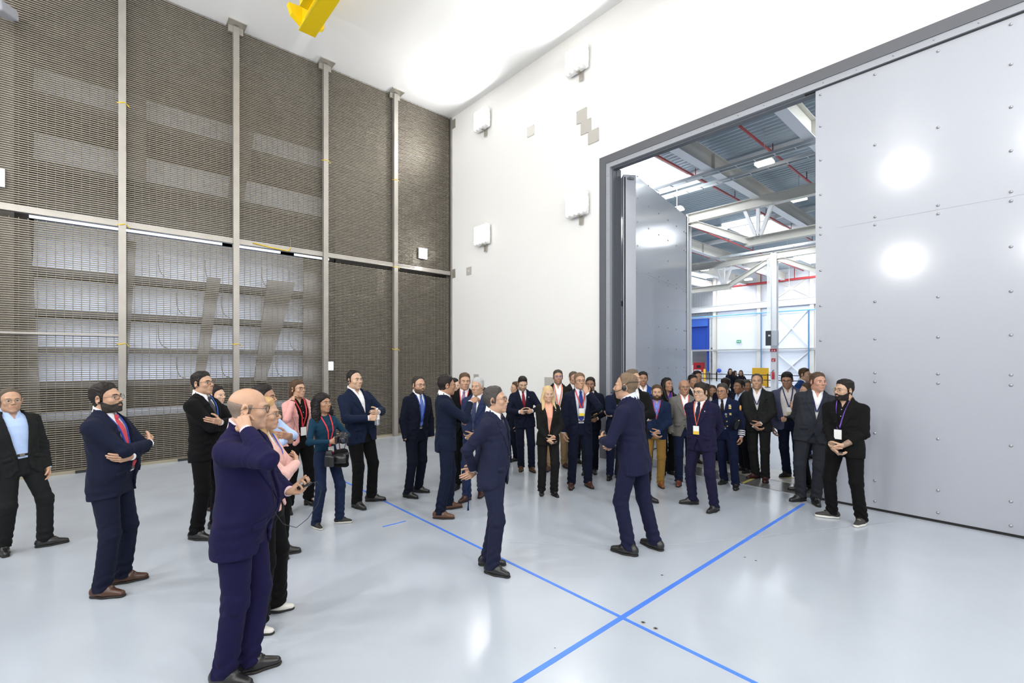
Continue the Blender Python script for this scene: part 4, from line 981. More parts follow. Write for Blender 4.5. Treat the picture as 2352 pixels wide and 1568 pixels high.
    # ---- lanyard and badge
    outer = (lambda Q: np.minimum(jf(Q), torso(Q, -.021)) if top not in ('suit', 'open') else np.minimum(smax(jf(Q), -np.maximum(np.abs(Q[:, 0]) - vee_w(Q[:, 2]).astype(F32), .02 - Q[:, 1]), .004), torso(Q, -.012)))
    if lanyard is not None:
        lc, zb = lanyard[0], lanyard[1]; bx = lanyard[2] if len(lanyard) > 2 else 0.
        lm = mat_cloth(lc, 'silk'); ps = []
        for sg in (-1, 1):
            v, q = strip(outer, [(sg*.070 , 1.485), (sg*.062, 1.42), (bx + sg*.006, zb)], .015, .004, 12); ps.append((T(v), q, 0))
        v, q, m = join(ps); lo_ = link('lanyard', mesh_of('lanyard', v, q, [lm], m, False), root)
        if badge is not None:
            y = max(front_y(outer, [(bx-.04, zb-.02), (bx+.04, zb-.02), (bx, zb-.12), (bx, zb-.02)])) + .016
            vs, fs = boxmesh((bx, y, zb - .062), (.040, .003, .058)); link('badge', mesh_of('badge', T(vs), fs, [mat('badge_white', (.8, .8, .8), .4)], None, False), root)
            if badge != 'white':
                vs, fs = boxmesh((bx, y + .0035, zb - .098), (.040, .001, .022)); link('badge_band', mesh_of('band', T(vs), fs, [mat('badge_'+str(badge), badge, .4)], None, False), lo_)
    if headset:
        hm_ = mat('headset', (.012, .012, .014), .35); ps = []
        sg = headset
        er = (.010, .022, .026) if extra == 'mic' else (.008, .011, .014)
        v, q = ball((0, 0, 0), er, 12, 8); ps.append((frH(v + V3(sg*.088, -.004, -.006)), q, 0))
        if extra != 'mic': v, q = tube([(sg*.087, .0, -.012), (sg*.086, .008, -.03), (sg*.084, -.02, -.05), (sg*.08, -.04, -.02)], .0018, 6)
        else: v, q = tube([(sg*.088, -.01, .02), (sg*.086, -.045, .05), (sg*.06, -.095, .055), (0, -.118, .05), (-sg*.06, -.095, .045), (-sg*.085, -.03, .02)], .003, 6); ps.append((frH(v), q, 0))
        if headset in (1, -1) and extra == 'mic':
            v, q = tube([(sg*.092, .0, -.012), (sg*.085, .06, -.04), (sg*.05, .108, -.058), (sg*.03, .122, -.060)], .0032, 6); ps.append((frH(v), q, 0))
            v, q = ball((0, 0, 0), (.010, .010, .008), 8, 6); ps.append((frH(v + V3(sg*.024, .124, -.060)), q, 0))
        v, q, m = join(ps); link('headset', mesh_of('headset', v, q, [hm_], m), root)
    out.update(T=T, outer=outer, torso=torso, Lg=Lg, jf=jf, hc=hc)
    return out
# ---------------------------------------------------------------- the visitors, from the left edge to the right
NAVY = (.012, .016, .038); DNAVY = (.008, .011, .024); INDIGO = (.015, .013, .060); BLACK = (.008, .008, .009); CHAR = (.020, .021, .022); WH = (.78, .78, .80); LB = (.42, .55, .82)
FAIR = (.47, .28, .185); TAN = (.36, .195, .12); BROWN = (.25, .13, .075); PALE = (.52, .33, .225)
DK = (.014, .011, .010); GREY = (.20, .19, .18); BRN = (.07, .04, .022); BSHOE = (.07, .028, .014); RED = (.62, .05, .06); GOLDB = (.75, .52, .05)
G = 'visitors standing in the hall'
PP = {}
def P(key, *a, **k):
    k.setdefault('group', G); PP[key] = person(*a, **k); return PP[key]
P(1, 'grey-haired man in black suit and open light blue shirt cut by left photo edge', [(6, 1272), (112, 1252)], (24, 892), 20, toes=(8, 62), hair=(.10, .08, .06), style='recede', jacket=CHAR, shirt=LB, skin=FAIR, glasses=(.3, .25, .2), arms=('pocket', ((.215, .03, .81), (1, -.8, 0), (0, 1, -.2), .4, (-.1, .2, -1))), look=(-8, 4), lod=0, vee=.98, openw=.05, top='open', belt=BLACK, w=.95)
P(2, 'bearded man in navy suit and red tie with crossed arms and brown shoes', [(240, 1370), (288, 1336)], (252, 879), 62, toes=(10, 16), hair=DK, jacket=(.014, .018, .042), tie=(.55, .07, .09), shoes=BSHOE, skin=FAIR, glasses=(.02, .02, .02), beard=('full', (.03, .025, .022)), arms=('over', 'under'), look=(-6, 9), lod=0, belly=.06, w=1.04, openw=.045, top='open', lanyard=((.03, .06, .30), 1.1), hairvol=1.3)
P(3, 'dark-haired man in black suit and grey tie with crossed arms before the second post', [(455, 1238), (503, 1212)], (470, 853), 58, hair=DK, jacket=BLACK, tie=(.05, .05, .055), skin=FAIR, glasses=(.02, .02, .02), arms=('under', 'over'), look=(-8, 8), lod=0, lanyard=((.04, .10, .35), 1.15), hairvol=1.2)
P('3b', 'person almost hidden behind the man in black suit with crossed arms', [(486, 1172), (508, 1172)], (499, 885), 50, jacket=BLACK, shoes=BSHOE, hair=DK, lod=2)
P(4, 'balding man in indigo suit in front, hand at his ear, holding a receiver', [(522, 1572), (578, 1540)], (576, 888), 66, toes=(14, 20), hair=(.20, .15, .12), style='bald', jacket=INDIGO, shirt=(.75, .55, .60), tie=(.02, .02, .04), skin=FAIR, glasses=(.03, .025, .02),
  arms=(((.175, .085, 1.515), (.6, .3, -1), (0, -.8, -.6), .65, (-.4, -.5, .75)), ((.15, .17, 1.08), (1, -.5, -.5), (.9, .1, .3), .6, (.0, 1, .1))), look=(14, -2), lod=0, belly=.07, w=1.08, hem=.775, vee=1.08, openw=.02, top='open')
P(5, 'blonde woman in pale pink blazer and wide black trousers behind the balding man', [(588, 1455), (634, 1405)], (610, 912), 75, sex='f', style='long', hair=(.45, .28, .13), jacket=(.72, .44, .40), trousers=BLACK, shirt=WH, shoes=(.75, .73, .68), skin=FAIR, glasses=(.1, .06, .05), arms=('over', 'under'), lod=0, flare=.045, heel=.02, lanyard=((.05, .12, .5), 1.05), hem=.86, legw=1.15)
P(6, 'man in light blue shirt with rolled sleeves mostly hidden behind the balding man', [(628, 1283), (652, 1272)], (606, 882), 70, top='shirt', shirt=LB, trousers=BLACK, jacket=None, hair=DK, skin=TAN, arms=('under', 'over'), lod=1, hem=1.0, belt=None)
P(7, 'woman in pink tweed jacket touching her ear, with red lanyard and black trousers', [(662, 1178), (712, 1160)], (686, 872), 32, sex='f', style='bun', hair=BRN, jacket=(.66, .33, .31), cloth='tweed', trousers=BLACK, shirt=(.01, .01, .01), shoes=BLACK, skin=FAIR, glasses=(.10, .04, .03), arms=('ear', 'holdlow'), look=(10, 6), lod=1, heel=.05, lanyard=(RED, 1.10), badge='white', w=1.12, openw=.06, top='open', vee=1.0, hem=.84, belt=None, legw=1.15)
P(8, 'young woman with long curly black hair, teal top and jeans, holding a camera', [(727, 1212), (785, 1200)], (743, 903), 35, sex='f', style='curly', hair=(.010, .008, .008), top='sweater', jacket=None, shirt=(.012, .050, .095), trousers=(.018, .030, .075), shoes=(.02, .02, .02), sole=(.6, .58, .52), skin=TAN, arms=(((.10, .27, 1.13), (1, -.4, -.5), (0, .2, 1), .8, None), ((.06, .29, 1.15), (1, -.4, -.5), (0, .2, 1), .8, None)), look=(8, 6), lod=1, hem=1.0, legw=.92, lanyard=(RED, 1.05), badge=(.7, .05, .2), belt=None, toes=(5, 40), cloth='denim')
P(9, 'man in navy blazer and open white shirt holding a water bottle', [(822, 1166), (858, 1150)], (815, 850), 42, hair=DK, style='recede', jacket=(.012, .020, .050), trousers=BLACK, skin=PALE, arms=('hold', ((.04, .30, 1.17), (1, -.4, -.4), (0, .1, 1), .6, None)), look=(-2, 4), lod=1, w=1.08, belly=.04, toes=(6, 38), headset=1)
P(10, 'bearded man in dark suit and blue tie with hands in pockets by the first post', [(940, 1142), (964, 1130)], (964, 864), 36, hair=(.03, .025, .02), style='recede', jacket=DNAVY, tie=(.10, .16, .42), skin=FAIR, glasses=(.03, .03, .03), beard=('short', (.10, .07, .05)), arms=('pocketlow', 'pocketlow'), look=(-4, 2), lod=1, lanyard=((.03, .06, .30), 1.08), openw=.03, top='open', toes=(-15, 30))
P(11, 'man in navy suit and brown monk shoes gesturing with raised hand', [(1014, 1190), (1034, 1168)], (1028, 861), 95, toes=(18, 10), hair=DK, jacket=(.011, .017, .040), tie=(.10, .03, .04), shoes=(.11, .048, .026), skin=TAN, glasses=(.05, .05, .05), arms=(((.04, .31, 1.40), (.6, .1, -1), (-.6, .2, .7), .5, (-.1, .8, .4)), ((-.03, .23, 1.16), (1, .3, -.6), (0, .3, 1), .4, None)), look=(6, 0), lod=1)
P(12, 'brown-haired man with red lanyard standing behind the gesturing man', [(1048, 1122), (1070, 1120)], (1067, 856), -5, hair=(.09, .05, .028), jacket=BLACK, tie=(.25, .15, .25), skin=FAIR, lanyard=(RED, 1.2), look=(15, 0), lod=1)
P('12b', 'dark-haired man hidden behind the gesturing man, only his hair showing', [(1036, 1100), (1052, 1100)], (1044, 868), 60, jacket=DNAVY, hair=DK, lod=2, glasses=(.02, .02, .02))
P(13, 'white-haired older man in blue suit with clasped hands', [(1070, 1150), (1106, 1138)], (1096, 867), -22, hair=(.42, .42, .42), jacket=(.032, .046, .115), tie=(.05, .06, .12), shoes=(.05, .02, .015), skin=FAIR, arms=('clasp', 'clasp2'), look=(-5, 2), lod=1, openw=.02, top='open')
P('13b', 'person with dark hair far behind the man with earpiece', [(1100, 1062), (1118, 1062)], (1112, 890), 20, jacket=DNAVY, hair=DK, lod=2)
P(14, 'man in blue-grey suit with earpiece holding a lanyard behind his back', [(1136, 1318), (1124, 1297)], (1144, 887), 72, toes=(12, 14), hair=(.055, .05, .048), jacket=(.022, .026, .060), tie=(.02, .02, .03), skin=FAIR, glasses=(.12, .05, .04), arms=(((.045, -.19, .95), (1, -.9, .1), (-.3, -.5, .8), .45, (-.75, -.3, -.35)), ((.03, -.20, .91), (1, -.9, .1), (-.3, -.5, .8), .45, (-.7, -.3, -.2))), look=(5, 7), lod=0, hem=.80, headset=1, belly=.02)
P(15, 'dark-haired man in navy suit and dark red tie looking down at his phone', [(1197, 1080), (1222, 1082)], (1199, 864), 8, hair=DK, jacket=(.011, .015, .035), tie=(.20, .015, .03), skin=PALE, stubble=.6, arms=('hold', 'hold'), look=(2, -22), lod=1, shoes=BSHOE)
P('15b', 'man in dark suit half hidden behind the man checking his phone', [(1166, 1062), (1184, 1058)], (1184, 876), -60, jacket=DNAVY, hair=BRN, skin=FAIR, lod=2)
P(16, 'long-haired blonde woman in charcoal suit and peach blouse with clasped hands', [(1244, 1135), (1274, 1138)], (1259, 886), 14, sex='f', style='long', hair=(.58, .42, .22), jacket=(.016, .016, .016), shirt=(.85, .38, .27), skin=PALE, arms=('clasp', 'clasp2'), look=(3, 0), lod=1, belt=None, openw=.015, vee=1.0, top='open', hem=.80, shoes=BLACK)
P(17, 'tall man with purple-tinted glasses, dark blazer and khaki trousers', [(1258, 1080), (1298, 1072)], (1282, 849), 8, hair=(.05, .04, .03), jacket=(.020, .017, .014), trousers=(.30, .20, .11), shoes=BSHOE, skin=FAIR, glasses=(.15, .04, .45), lanyard=((.75, .18, .10), 1.1), badge=(.7, .55, .05), look=(0, 5), lod=1, openw=.04, top='open', stubble=.7)
P(18, 'man in dark suit and red tie behind the tall man with purple glasses', [(1308, 1062), (1326, 1062)], (1319, 853), 25, hair=(.10, .07, .05), jacket=(.02, .02, .03), tie=(.45, .03, .05), skin=FAIR, lod=1, look=(0, 6))
P(19, 'man in navy suit with red lanyard covering his mouth with his hand', [(1312, 1120), (1352, 1117)], (1332, 856), 12, hair=(.16, .10, .06), jacket=NAVY, shirt=(.68, .72, .82), tie=(.03, .05, .22), shoes=(.06, .022, .014), skin=FAIR, glasses=(.25, .12, .10), arms=('down', 'mouth'), look=(5, 6), lod=1, openw=.05, top='open', vee=1.0, lanyard=(RED, 1.22), badge=(.75, .6, .05), belt=(.08, .03, .015))
P(20, 'moustached officer in dark uniform holding a peaked cap behind the hand-on-mouth man', [(1345, 1088), (1366, 1086)], (1356, 866), -5, hair=DK, jacket=DNAVY, skin=BROWN, beard=('goatee', DK), arms=('down', 'holdlow'), lod=1, top='suit', tie=DK)
P(21, 'presenter in blue suit and headset microphone seen from behind his left side', [(1502, 1258), (1440, 1272)], (1432, 857), -112, toes=(16, 6), hair=(.16, .11, .07), style='recede', jacket=(.018, .020, .056), tie=(.05, .05, .08), shirt=(.60, .66, .80), skin=FAIR, arms=('holdlow', ((.10, .27, 1.11), (1, -.6, -.3), (0, .1, 1), .7, None)), look=(12, 2), lod=0, headset=-1, extra='mic', hem=.79)
P(22, 'tall man in black suit with pale blue tie and crossed arms behind the presenter', [(1420, 1160), (1486, 1150)], (1455, 848), 22, toes=(10, 40), hair=(.12, .09, .06), jacket=BLACK, tie=(.30, .42, .62), skin=FAIR, glasses=(.3, .2, .1), arms=('under', 'over'), look=(26, 6), lod=1)
P('22b', 'man in navy suit with crossed arms hidden behind the presenter', [(1400, 1100), (1420, 1098)], (1424, 872), 5, jacket=(.012, .018, .05), hair=DK, arms=('over', 'under'), lod=2)
P(23, 'man in bright blue jacket behind the tall man with crossed arms', [(1466, 1074), (1488, 1074)], (1477, 853), 5, hair=DK, jacket=(.02, .06, .26), skin=TAN, lod=1)
P(24, 'bearded man in navy blazer, red lanyard and ochre trousers', [(1487, 1108), (1518, 1117)], (1509, 883), 3, hair=BRN, jacket=(.014, .028, .075), shirt=(.16, .20, .55), trousers=(.27, .155, .04), shoes=(.22, .08, .025), skin=FAIR, beard=('short', (.06, .035, .02)), arms=('clasp', 'clasp2'), look=(0, 0), lod=1, lanyard=(RED, 1.15))
P(25, 'woman with long straight black hair and dark clothes', [(1524, 1088), (1541, 1088)], (1534, 867), 22, sex='f', style='long', hair=(.008, .007, .007), jacket=BLACK, shirt=(.06, .04, .25), shoes=BLACK, skin=TAN, look=(18, 8), lod=1, lanyard=((.35, .06, .18), 1.15), belt=None, flare=.03)
P(26, 'bald man with glasses, grey blazer, red lanyard and jeans', [(1559, 1114), (1584, 1110)], (1572, 871), 8, hair=GREY, style='bald', jacket=(.14, .135, .125), trousers=(.014, .022, .055), shoes=(.13, .04, .02), skin=TAN, glasses=(.1, .08, .06), arms=('pocket', 'hold'), look=(2, 4), lod=1, lanyard=(RED, 1.15), belt=None)
P(27, 'young man in navy suit with black hair, glasses, orange lanyard and yellow badge', [(1587, 1157), (1640, 1174)], (1608, 878), -24, toes=(48, -5), hair=(.02, .014, .011), style='full', jacket=(.018, .017, .052), tie=(.015, .015, .035), skin=PALE, glasses=(.04, .03, .03), arms=('behind', 'behind'), look=(-8, 0), lod=0, w=1.05, lanyard=((.72, .16, .08), 1.16), badge=(.75, .5, .05), hairvol=1.25, belly=.02)
P(28, 'military officer in blue uniform with medals and a cap under his arm', [(1662, 1110), (1690, 1122)], (1658, 880), -14, hair=(.04, .035, .03), jacket=(.010, .016, .052), shirt=(.65, .70, .85), tie=DK, skin=TAN, glasses=(.08, .06, .05), arms=('down', ((.24, .06, .86), (.6, -1, 0), (0, 1, 0), .5, (0, .1, -1))), look=(-6, 0), lod=1, vee=1.28, w=1.03)
P('29a', 'dark-haired man behind the bald man, looking right', [(1584, 1062), (1600, 1062)], (1592, 860), 30, jacket=CHAR, hair=DK, skin=TAN, lod=2)
P('29b', 'man in dark suit farther back behind the black-haired young man', [(1608, 1040), (1624, 1040)], (1602, 851), 25, jacket=(.02, .022, .025), hair=DK, skin=TAN, lod=2, w=1.1)
P('30a', 'brown-haired woman between the young man and the officer', [(1630, 1056), (1645, 1056)], (1636, 884), 10, sex='f', style='long', hair=BRN, jacket=(.4, .3, .32), trousers=BLACK, skin=TAN, lod=2)
P('30b', 'person with dark wavy hair seen from behind, behind the officer', [(1660, 1064), (1676, 1064)], (1667, 868), 170, jacket=DNAVY, hair=(.018, .01, .009), style='full', hairvol=1.8, lod=2)
P('30c', 'man with cropped hair, blue shirt and dark suit right of the officer', [(1704, 1080), (1717, 1085)], (1696, 871), -40, jacket=(.012, .014, .022), shirt=LB, hair=DK, skin=BROWN, lod=1, style='short')
P('30d', 'brown-skinned man behind the man in blue shirt, half hidden', [(1708, 1056), (1722, 1056)], (1716, 872), 20, jacket=CHAR, hair=(.05, .045, .04), skin=BROWN, lod=2)
P(31, 'man in charcoal suit with navy lanyard and clasped hands', [(1734, 1098), (1758, 1106)], (1738, 858), -6, toes=(40, 5), hair=(.06, .05, .04), style='recede', hairvol=.6, jacket=(.028, .029, .030), shoes=(.05, .012, .012), skin=FAIR, arms=('clasp', 'clasp2'), look=(3, 4), lod=1, lanyard=((.02, .03, .09), 1.25))
P(32, 'man in blue-grey blazer with badge and navy trousers looking down', [(1806, 1094), (1834, 1103)], (1808, 854), 2, toes=(35, 10), hair=DK, style='full', jacket=(.080, .085, .150), trousers=(.012, .018, .045), skin=TAN, glasses=(.04, .03, .03), shirt=(.66, .63, .62), look=(-8, -12), lod=1, w=1.08, belly=.06, openw=.09, top='open', vee=.95, lanyard=((.02, .03, .12), 1.19), badge=(.55, .5, .32))
P(33, 'man in bright blue jacket in profile far behind the grey suit', [(1842, 1052), (1858, 1052)], (1850, 845), 62, jacket=(.016, .05, .17), hair=BRN, skin=FAIR, lod=1)
P('33b', 'man in dark suit with raised hand hidden behind the grey suit', [(1836, 1128), (1852, 1120)], (1854, 878), -70, jacket=(.02, .02, .022), hair=(.05, .03, .02), skin=FAIR, arms=('hold', ((.12, .24, 1.28), (1, -.3, -1), (0, .1, 1), .3, (0, .2, 1))), lod=2)
P(34, 'stout man in grey suit with navy lanyard looking to the right', [(1836, 1150), (1874, 1157)], (1880, 855), 8, toes=(48, 5), hair=(.08, .05, .032), jacket=(.036, .040, .052), skin=(.50, .27, .19), arms=('behind', 'behind'), look=(24, 4), lod=0, w=1.1, belly=.06, vee=1.06, lanyard=((.02, .03, .10), 1.22))
P(35, 'bearded tattooed man in black blazer and white-soled sneakers with a white badge', [(1906, 1188), (1978, 1205)], (1938, 871), -20, toes=(50, 0), hair=DK, jacket=(.011, .011, .011), shirt=(.012, .012, .013), trousers=(.009, .009, .010), shoes=(.035, .033, .030), sole=(.68, .67, .64), skin=PALE, glasses=(.25, .2, .12), beard=('full', (.014, .011, .010)), arms=('clasp', 'clasp2'), look=(-26, 2), lod=0, lanyard=((.16, .08, .40), 1.14, .02), badge='white', belt=None, hairvol=1.3, w=1.08, sleeve=-.085)
for k, (x, y, h, l) in enumerate(((1677, 846, 10, 'leftmost of three women standing far back in the hall'), (1688, 851, 60, 'middle one of three women standing far back in the hall'), (1702, 850, -10, 'woman with raised arm, right of the three far women'))):
    P('w%d' % k, 'long-haired ' + l, [(x, 930), (x + 4, 930)], (x, y), h, sex='f', style='long', hair=(.03, .015, .01), jacket=None, top='tee', shirt=DNAVY, trousers=DNAVY, skin=FAIR, depth=(20, 21.5, 20.4)[k], lod=2, hem=.95, arms=('down', ('down', 'down', 'ear')[k]))
# ---------------------------------------------------------------- what they hold
def held(key, name, label, cat, q, yaw=0., pitch=0.):
    """a thing at a place given in the holder's torso space"""
    d = PP[key]; p = d['frT'](q); c, s_ = math.cos(d['yaw']), math.sin(d['yaw'])
    t = thing(name, label, cat, (d['loc'][0] + c*p[0] - s_*p[1], d['loc'][1] + s_*p[0] + c*p[1], p[2] + d['loc'][2]))
    t.rotation_euler = (pitch, 0, d['yaw'] + yaw); return t
def palm(key, i, a=.085, b=.0, c=.03):
    """middle of a hand in torso space"""
    d = PP[key]; S, E, W, hd, ht, cu, sp = d['A'][i]; n = np.cross(hd, nrm(ht - hd*(ht @ hd)))*(-1 if i == 0 else 1)
    return W + (hd*a + n*c)*d['s']
def held_at(key, name, label, cat, p, yaw=0., pitch=0.):
    d = PP[key]; c, s_ = math.cos(d['yaw']), math.sin(d['yaw'])
    t = thing(name, label, cat, (d['loc'][0] + c*p[0] - s_*p[1], d['loc'][1] + s_*p[0] + c*p[1], p[2] + d['loc'][2]))
    t.rotation_euler = (pitch, 0, d['yaw'] + yaw); return t
m_blk = mat('device_black', (.012, .012, .014), .3); m_scr = mat('device_screen', (.05, .055, .06), .1)
def receiver(key, i, label, cord=None):
    t = held_at(key, 'receiver', label, 'receiver', palm(key, i, .10, 0, .03), 0, .3)
    v, q = skin_field(lambda P: box(P, (0, 0, 0), (.024, .042, .009), .006), (-.03, -.05, -.015), (.03, .05, .015), .005); link('case', mesh_of('case', v, q, [m_blk]), t)
    boxes('screen', [((0, .012, .0095), (.016, .016, .001))], m_scr, t)
    if cord: v, q = tube(cord, .0022, 5); link('cord', mesh_of('cord', v, q, [m_blk]), t)
    return t
receiver(4, 1, 'black audio receiver with cord in the hand of the balding man', [(0, .045, 0), (.0, .08, .0), (.0, .09, -.06), (.0, .04, -.14), (.03, -.03, -.20), (.08, -.09, -.22), (.14, -.13, -.16), (.17, -.15, -.04)])
receiver(21, 1, 'small black clicker in the hand of the presenter'); receiver(16, 0, 'small black receiver held by the blonde woman in charcoal'); receiver(35, 0, 'black device held by the tattooed man')
def phone(key, i, label, yaw=0.):
    t = held_at(key, 'mobile_phone', label, 'phone', palm(key, i, .10, 0, .025), yaw, .25)
    v, q = skin_field(lambda P: box(P, (0, 0, 0), (.037, .074, .005), .004), (-.045, -.08, -.01), (.045, .08, .01), .005); link('case', mesh_of('case', v, q, [mat('phone_case', (.10, .09, .06), .3)]), t); boxes('screen', [((0, 0, .0055), (.033, .068, .001))], m_scr, t)
phone(15, 0, 'dark phone held in both hands by the man with dark red tie'); phone(7, 1, 'phone held low by the woman in pink tweed', .5)
# water bottle
t = held_at(9, 'water_bottle', 'clear plastic water bottle held by the man in navy blazer', 'bottle', palm(9, 0, .10, 0, .045))
v, q = tube([(0, 0, -.10), (0, 0, -.095), (0, 0, -.02), (0, 0, .0), (0, 0, .05), (0, 0, .085), (0, 0, .10)], [.026, .032, .032, .030, .032, .018, .013], 14); link('bottle', mesh_of('bottle', v, q, [mat('bottle_plastic', (.85, .88, .9), .1, 0, .5, trans=.8)]), t)
v, q = tube([(0, 0, -.03), (0, 0, .03)], .0335, 14); link('bottle_label', mesh_of('label', v, q, [mat('label_white', (.75, .76, .78), .5)]), t); v, q = tube([(0, 0, .098), (0, 0, .115)], .015, 10); link('cap', mesh_of('cap', v, q, [mat('cap_white', (.7, .75, .8), .4)]), t)
# photographer's cameras
def photo_camera(key, q, label, yaw, sc=1., hood=True):
    t = held(key, 'photo_camera', label, 'camera', q, yaw); k = sc
    def fb(P):
        d = box(P, (0, 0, 0), (.070*k, .030*k, .048*k), .012*k); d = smin(d, box(P, (0, 0, .052*k), (.028*k, .028*k, .022*k), .012*k), .008); return smin(d, box(P, (.058*k, .022*k, -.005*k), (.016*k, .022*k, .044*k), .012*k), .008)
    v, f = skin_field(fb, (-.1*k, -.06*k, -.07*k), (.1*k, .07*k, .09*k), .007); link('camera_body', mesh_of('body', v, f, [m_blk]), t)
    v, f = tube([(0, .025*k, 0), (0, .05*k, 0), (0, .052*k, 0), (0, .12*k, 0), (0, .13*k, 0)], [.036*k, .036*k, .040*k, .040*k, .034*k], 14); link('camera_lens', mesh_of('lens', v, f, [m_blk]), t)
    v, f = ball((0, .128*k, 0), (.030*k, .006*k, .030*k), 12, 6); link('front_glass', mesh_of('glass', v, f, [mat('front_glass', (.02, .02, .04), .05)]), t); boxes('screen', [((-.01*k, -.031*k, 0), (.038*k, .002, .028*k))], m_scr, t)
    return t
photo_camera(8, (-.01, .34, 1.15), 'black photo camera held up by the curly-haired photographer', -.5); 
t = photo_camera(8, (.10, .20, .90), 'second black camera with big lens hanging at the hip of the photographer', .9, 1.35)
t = held(8, 'camera_bag', 'black camera pouch on the belt of the photographer', 'bag', (-.08, .20, .88), -.3)
v, q = skin_field(lambda P: box(P, (0, 0, 0), (.075, .06, .10), .03) + .004*np.sin(P[:, 2]*60 + P[:, 0]*40), (-.09, -.08, -.12), (.09, .08, .12), .010); link('pouch', mesh_of('pouch', v, q, [mat_cloth((.012, .012, .013), 'knit')]), t)
boxes('flap', [((0, .045, .055), (.07, .022, .012))], mat('flap_black', (.02, .02, .022), .6), t); v, q = tube([(.03, .05, .1), (.05, .08, .2), (.02, .10, .32), (-.03, .12, .30), (-.01, .08, .12)], .006, 5, flat=.4); link('strap', mesh_of('strap', v, q, [mat('strap_dark_red', (.10, .015, .02), .7)]), t)
# peaked caps of the officers
def cap(key, q, label, pitch):
    t = held(key, 'peaked_cap', label, 'cap', q, 0, pitch); t.scale = (.8, .8, .8); t.rotation_euler = (.25, 1.25 if key == 28 else .5, PP[key]['yaw'] + (0 if key == 28 else 0))
    v, f = skin_field(lambda P: smin(ell(P, (0, 0, .06), (.135, .145, .035)), box(P, (0, 0, .02), (.085, .10, .03), .03), .03), (-.16, -.17, -.05), (.16, .17, .12), .012); link('crown', mesh_of('crown', v, f, [mat_cloth(DNAVY, 'suit')]), t)
    v, f = skin_field(lambda P: np.maximum(ell(P, (0, .09, -.012), (.085, .085, .010)), .04 - P[:, 1]), (-.1, .0, -.04), (.1, .19, .02), .008); link('visor', mesh_of('visor', v, f, [m_blk]), t)
    v, f = tube([(.088*math.sin(a), .105*math.cos(a), .008) for a in np.linspace(-1.3, 1.3, 9)], .008, 6); link('gold_band', mesh_of('band', v, f, [mat('gold', (.75, .50, .10), .3, .8)]), t)
cap(28, (-.235, .13, 1.06), 'dark peaked cap with gold band under the arm of the uniformed officer', -1.2); cap(20, (-.13, .32, 1.09), 'dark peaked cap with gold trim held by the moustached officer', -1.2)
# lanyard dangling from the hands behind the earpiece man
pp = palm(14, 0, .07, 0, .02); t = held_at(14, 'hanging_lanyard', 'dark blue lanyard dangling from the hands behind the earpiece man', 'lanyard', pp)
v, q = tube([(0, 0, .02), (.004, -.02, -.10), (0, -.02, -.25), (.002, -.025, -.36)], .010, 6, flat=.25); link('ribbon', mesh_of('ribbon', v, q, [mat_cloth((.015, .05, .16), 'silk')]), t)
v, q = tube([(.012, 0, .02), (.014, -.022, -.12), (.01, -.022, -.27), (.004, -.025, -.36)], .010, 6, flat=.25); link('ribbon', mesh_of('ribbon', v, q, [mat_cloth((.015, .05, .16), 'silk')]), t)
v, q = tube([(-.01, -.03, .14), (0, -.02, .05), (.002, -.01, -.01)], .006, 6); link('pen', mesh_of('pen', v, q, [mat('pen_white', (.7, .72, .75), .3)]), t)
# ---------------------------------------------------------------- worn details
def on_front(key, name, x, z, hw, hh, col, metal=0., off=.004):
    d = PP[key]; y = front_y(d['jf'], [(x, z)])[0] + off; v, f = boxmesh((x, y, z), (hw, .003, hh)); return link(name, mesh_of(name, d['T'](v), f, [mat(name, col, .4, metal)], None, False), d['root'])
for x, z in ((-.10, 1.36), (-.10, 1.335)): on_front(28, 'ribbon_bar', x, z, .045, .010, (.7, .55, .2))
on_front(28, 'wings_badge', -.10, 1.385, .04, .009, (.8, .78, .7), .6); on_front(28, 'medal', -.125, 1.24, .016, .018, (.7, .55, .2), .6); on_front(28, 'medal', -.06, 1.24, .016, .018, (.3, .35, .4), .6)
d = PP[28]
for zz in (1.20, 1.12, 1.04):
    for sx in (-.06, .06):
        y = front_y(d['jf'], [(sx, zz)])[0]; v, f = disc((sx, y - .001, zz), .012, .006); link('button', mesh_of('button', d['T'](v), f, [mat('gold', (.75, .50, .10), .3, .8)], None, False), d['jacket'])
S, E, W, *_ = d['A'][1]; e = nrm(W - E)
for k in range(3):
    v, q = tube([W - e*(.03 + .028*k), W - e*(.016 + .028*k)], .050, 12); link('cuff_stripe', mesh_of('cuff', v, q, [mat('silver_stripe', (.7, .7, .72), .4)]), d['jacket'])
v, q = skin_field(lambda P: ell(P, S + (E - S)*.22 + V3(-.055, .02, 0), (.012, .035, .045)), S - .15, S + .15, .01); link('shoulder_patch', mesh_of('patch', v, q, [mat('patch_gold', (.65, .35, .08), .6)]), d['jacket'])
for key in (15, 16, 27): on_front(key, 'lapel_pin', -.095 if key != 27 else -.10, 1.36, .008, .006, (.75, .72, .6), .4, .010)
d = PP[3]; S, E, W, *_ = d['A'][1]; e = nrm(W - E); v, q = tube([W - e*.002, W + e*.016], .033, 12); wt = link('wristwatch', mesh_of('watch', v, q, [mat('watch_steel', (.6, .6, .6), .25, .9)]), d['root'])
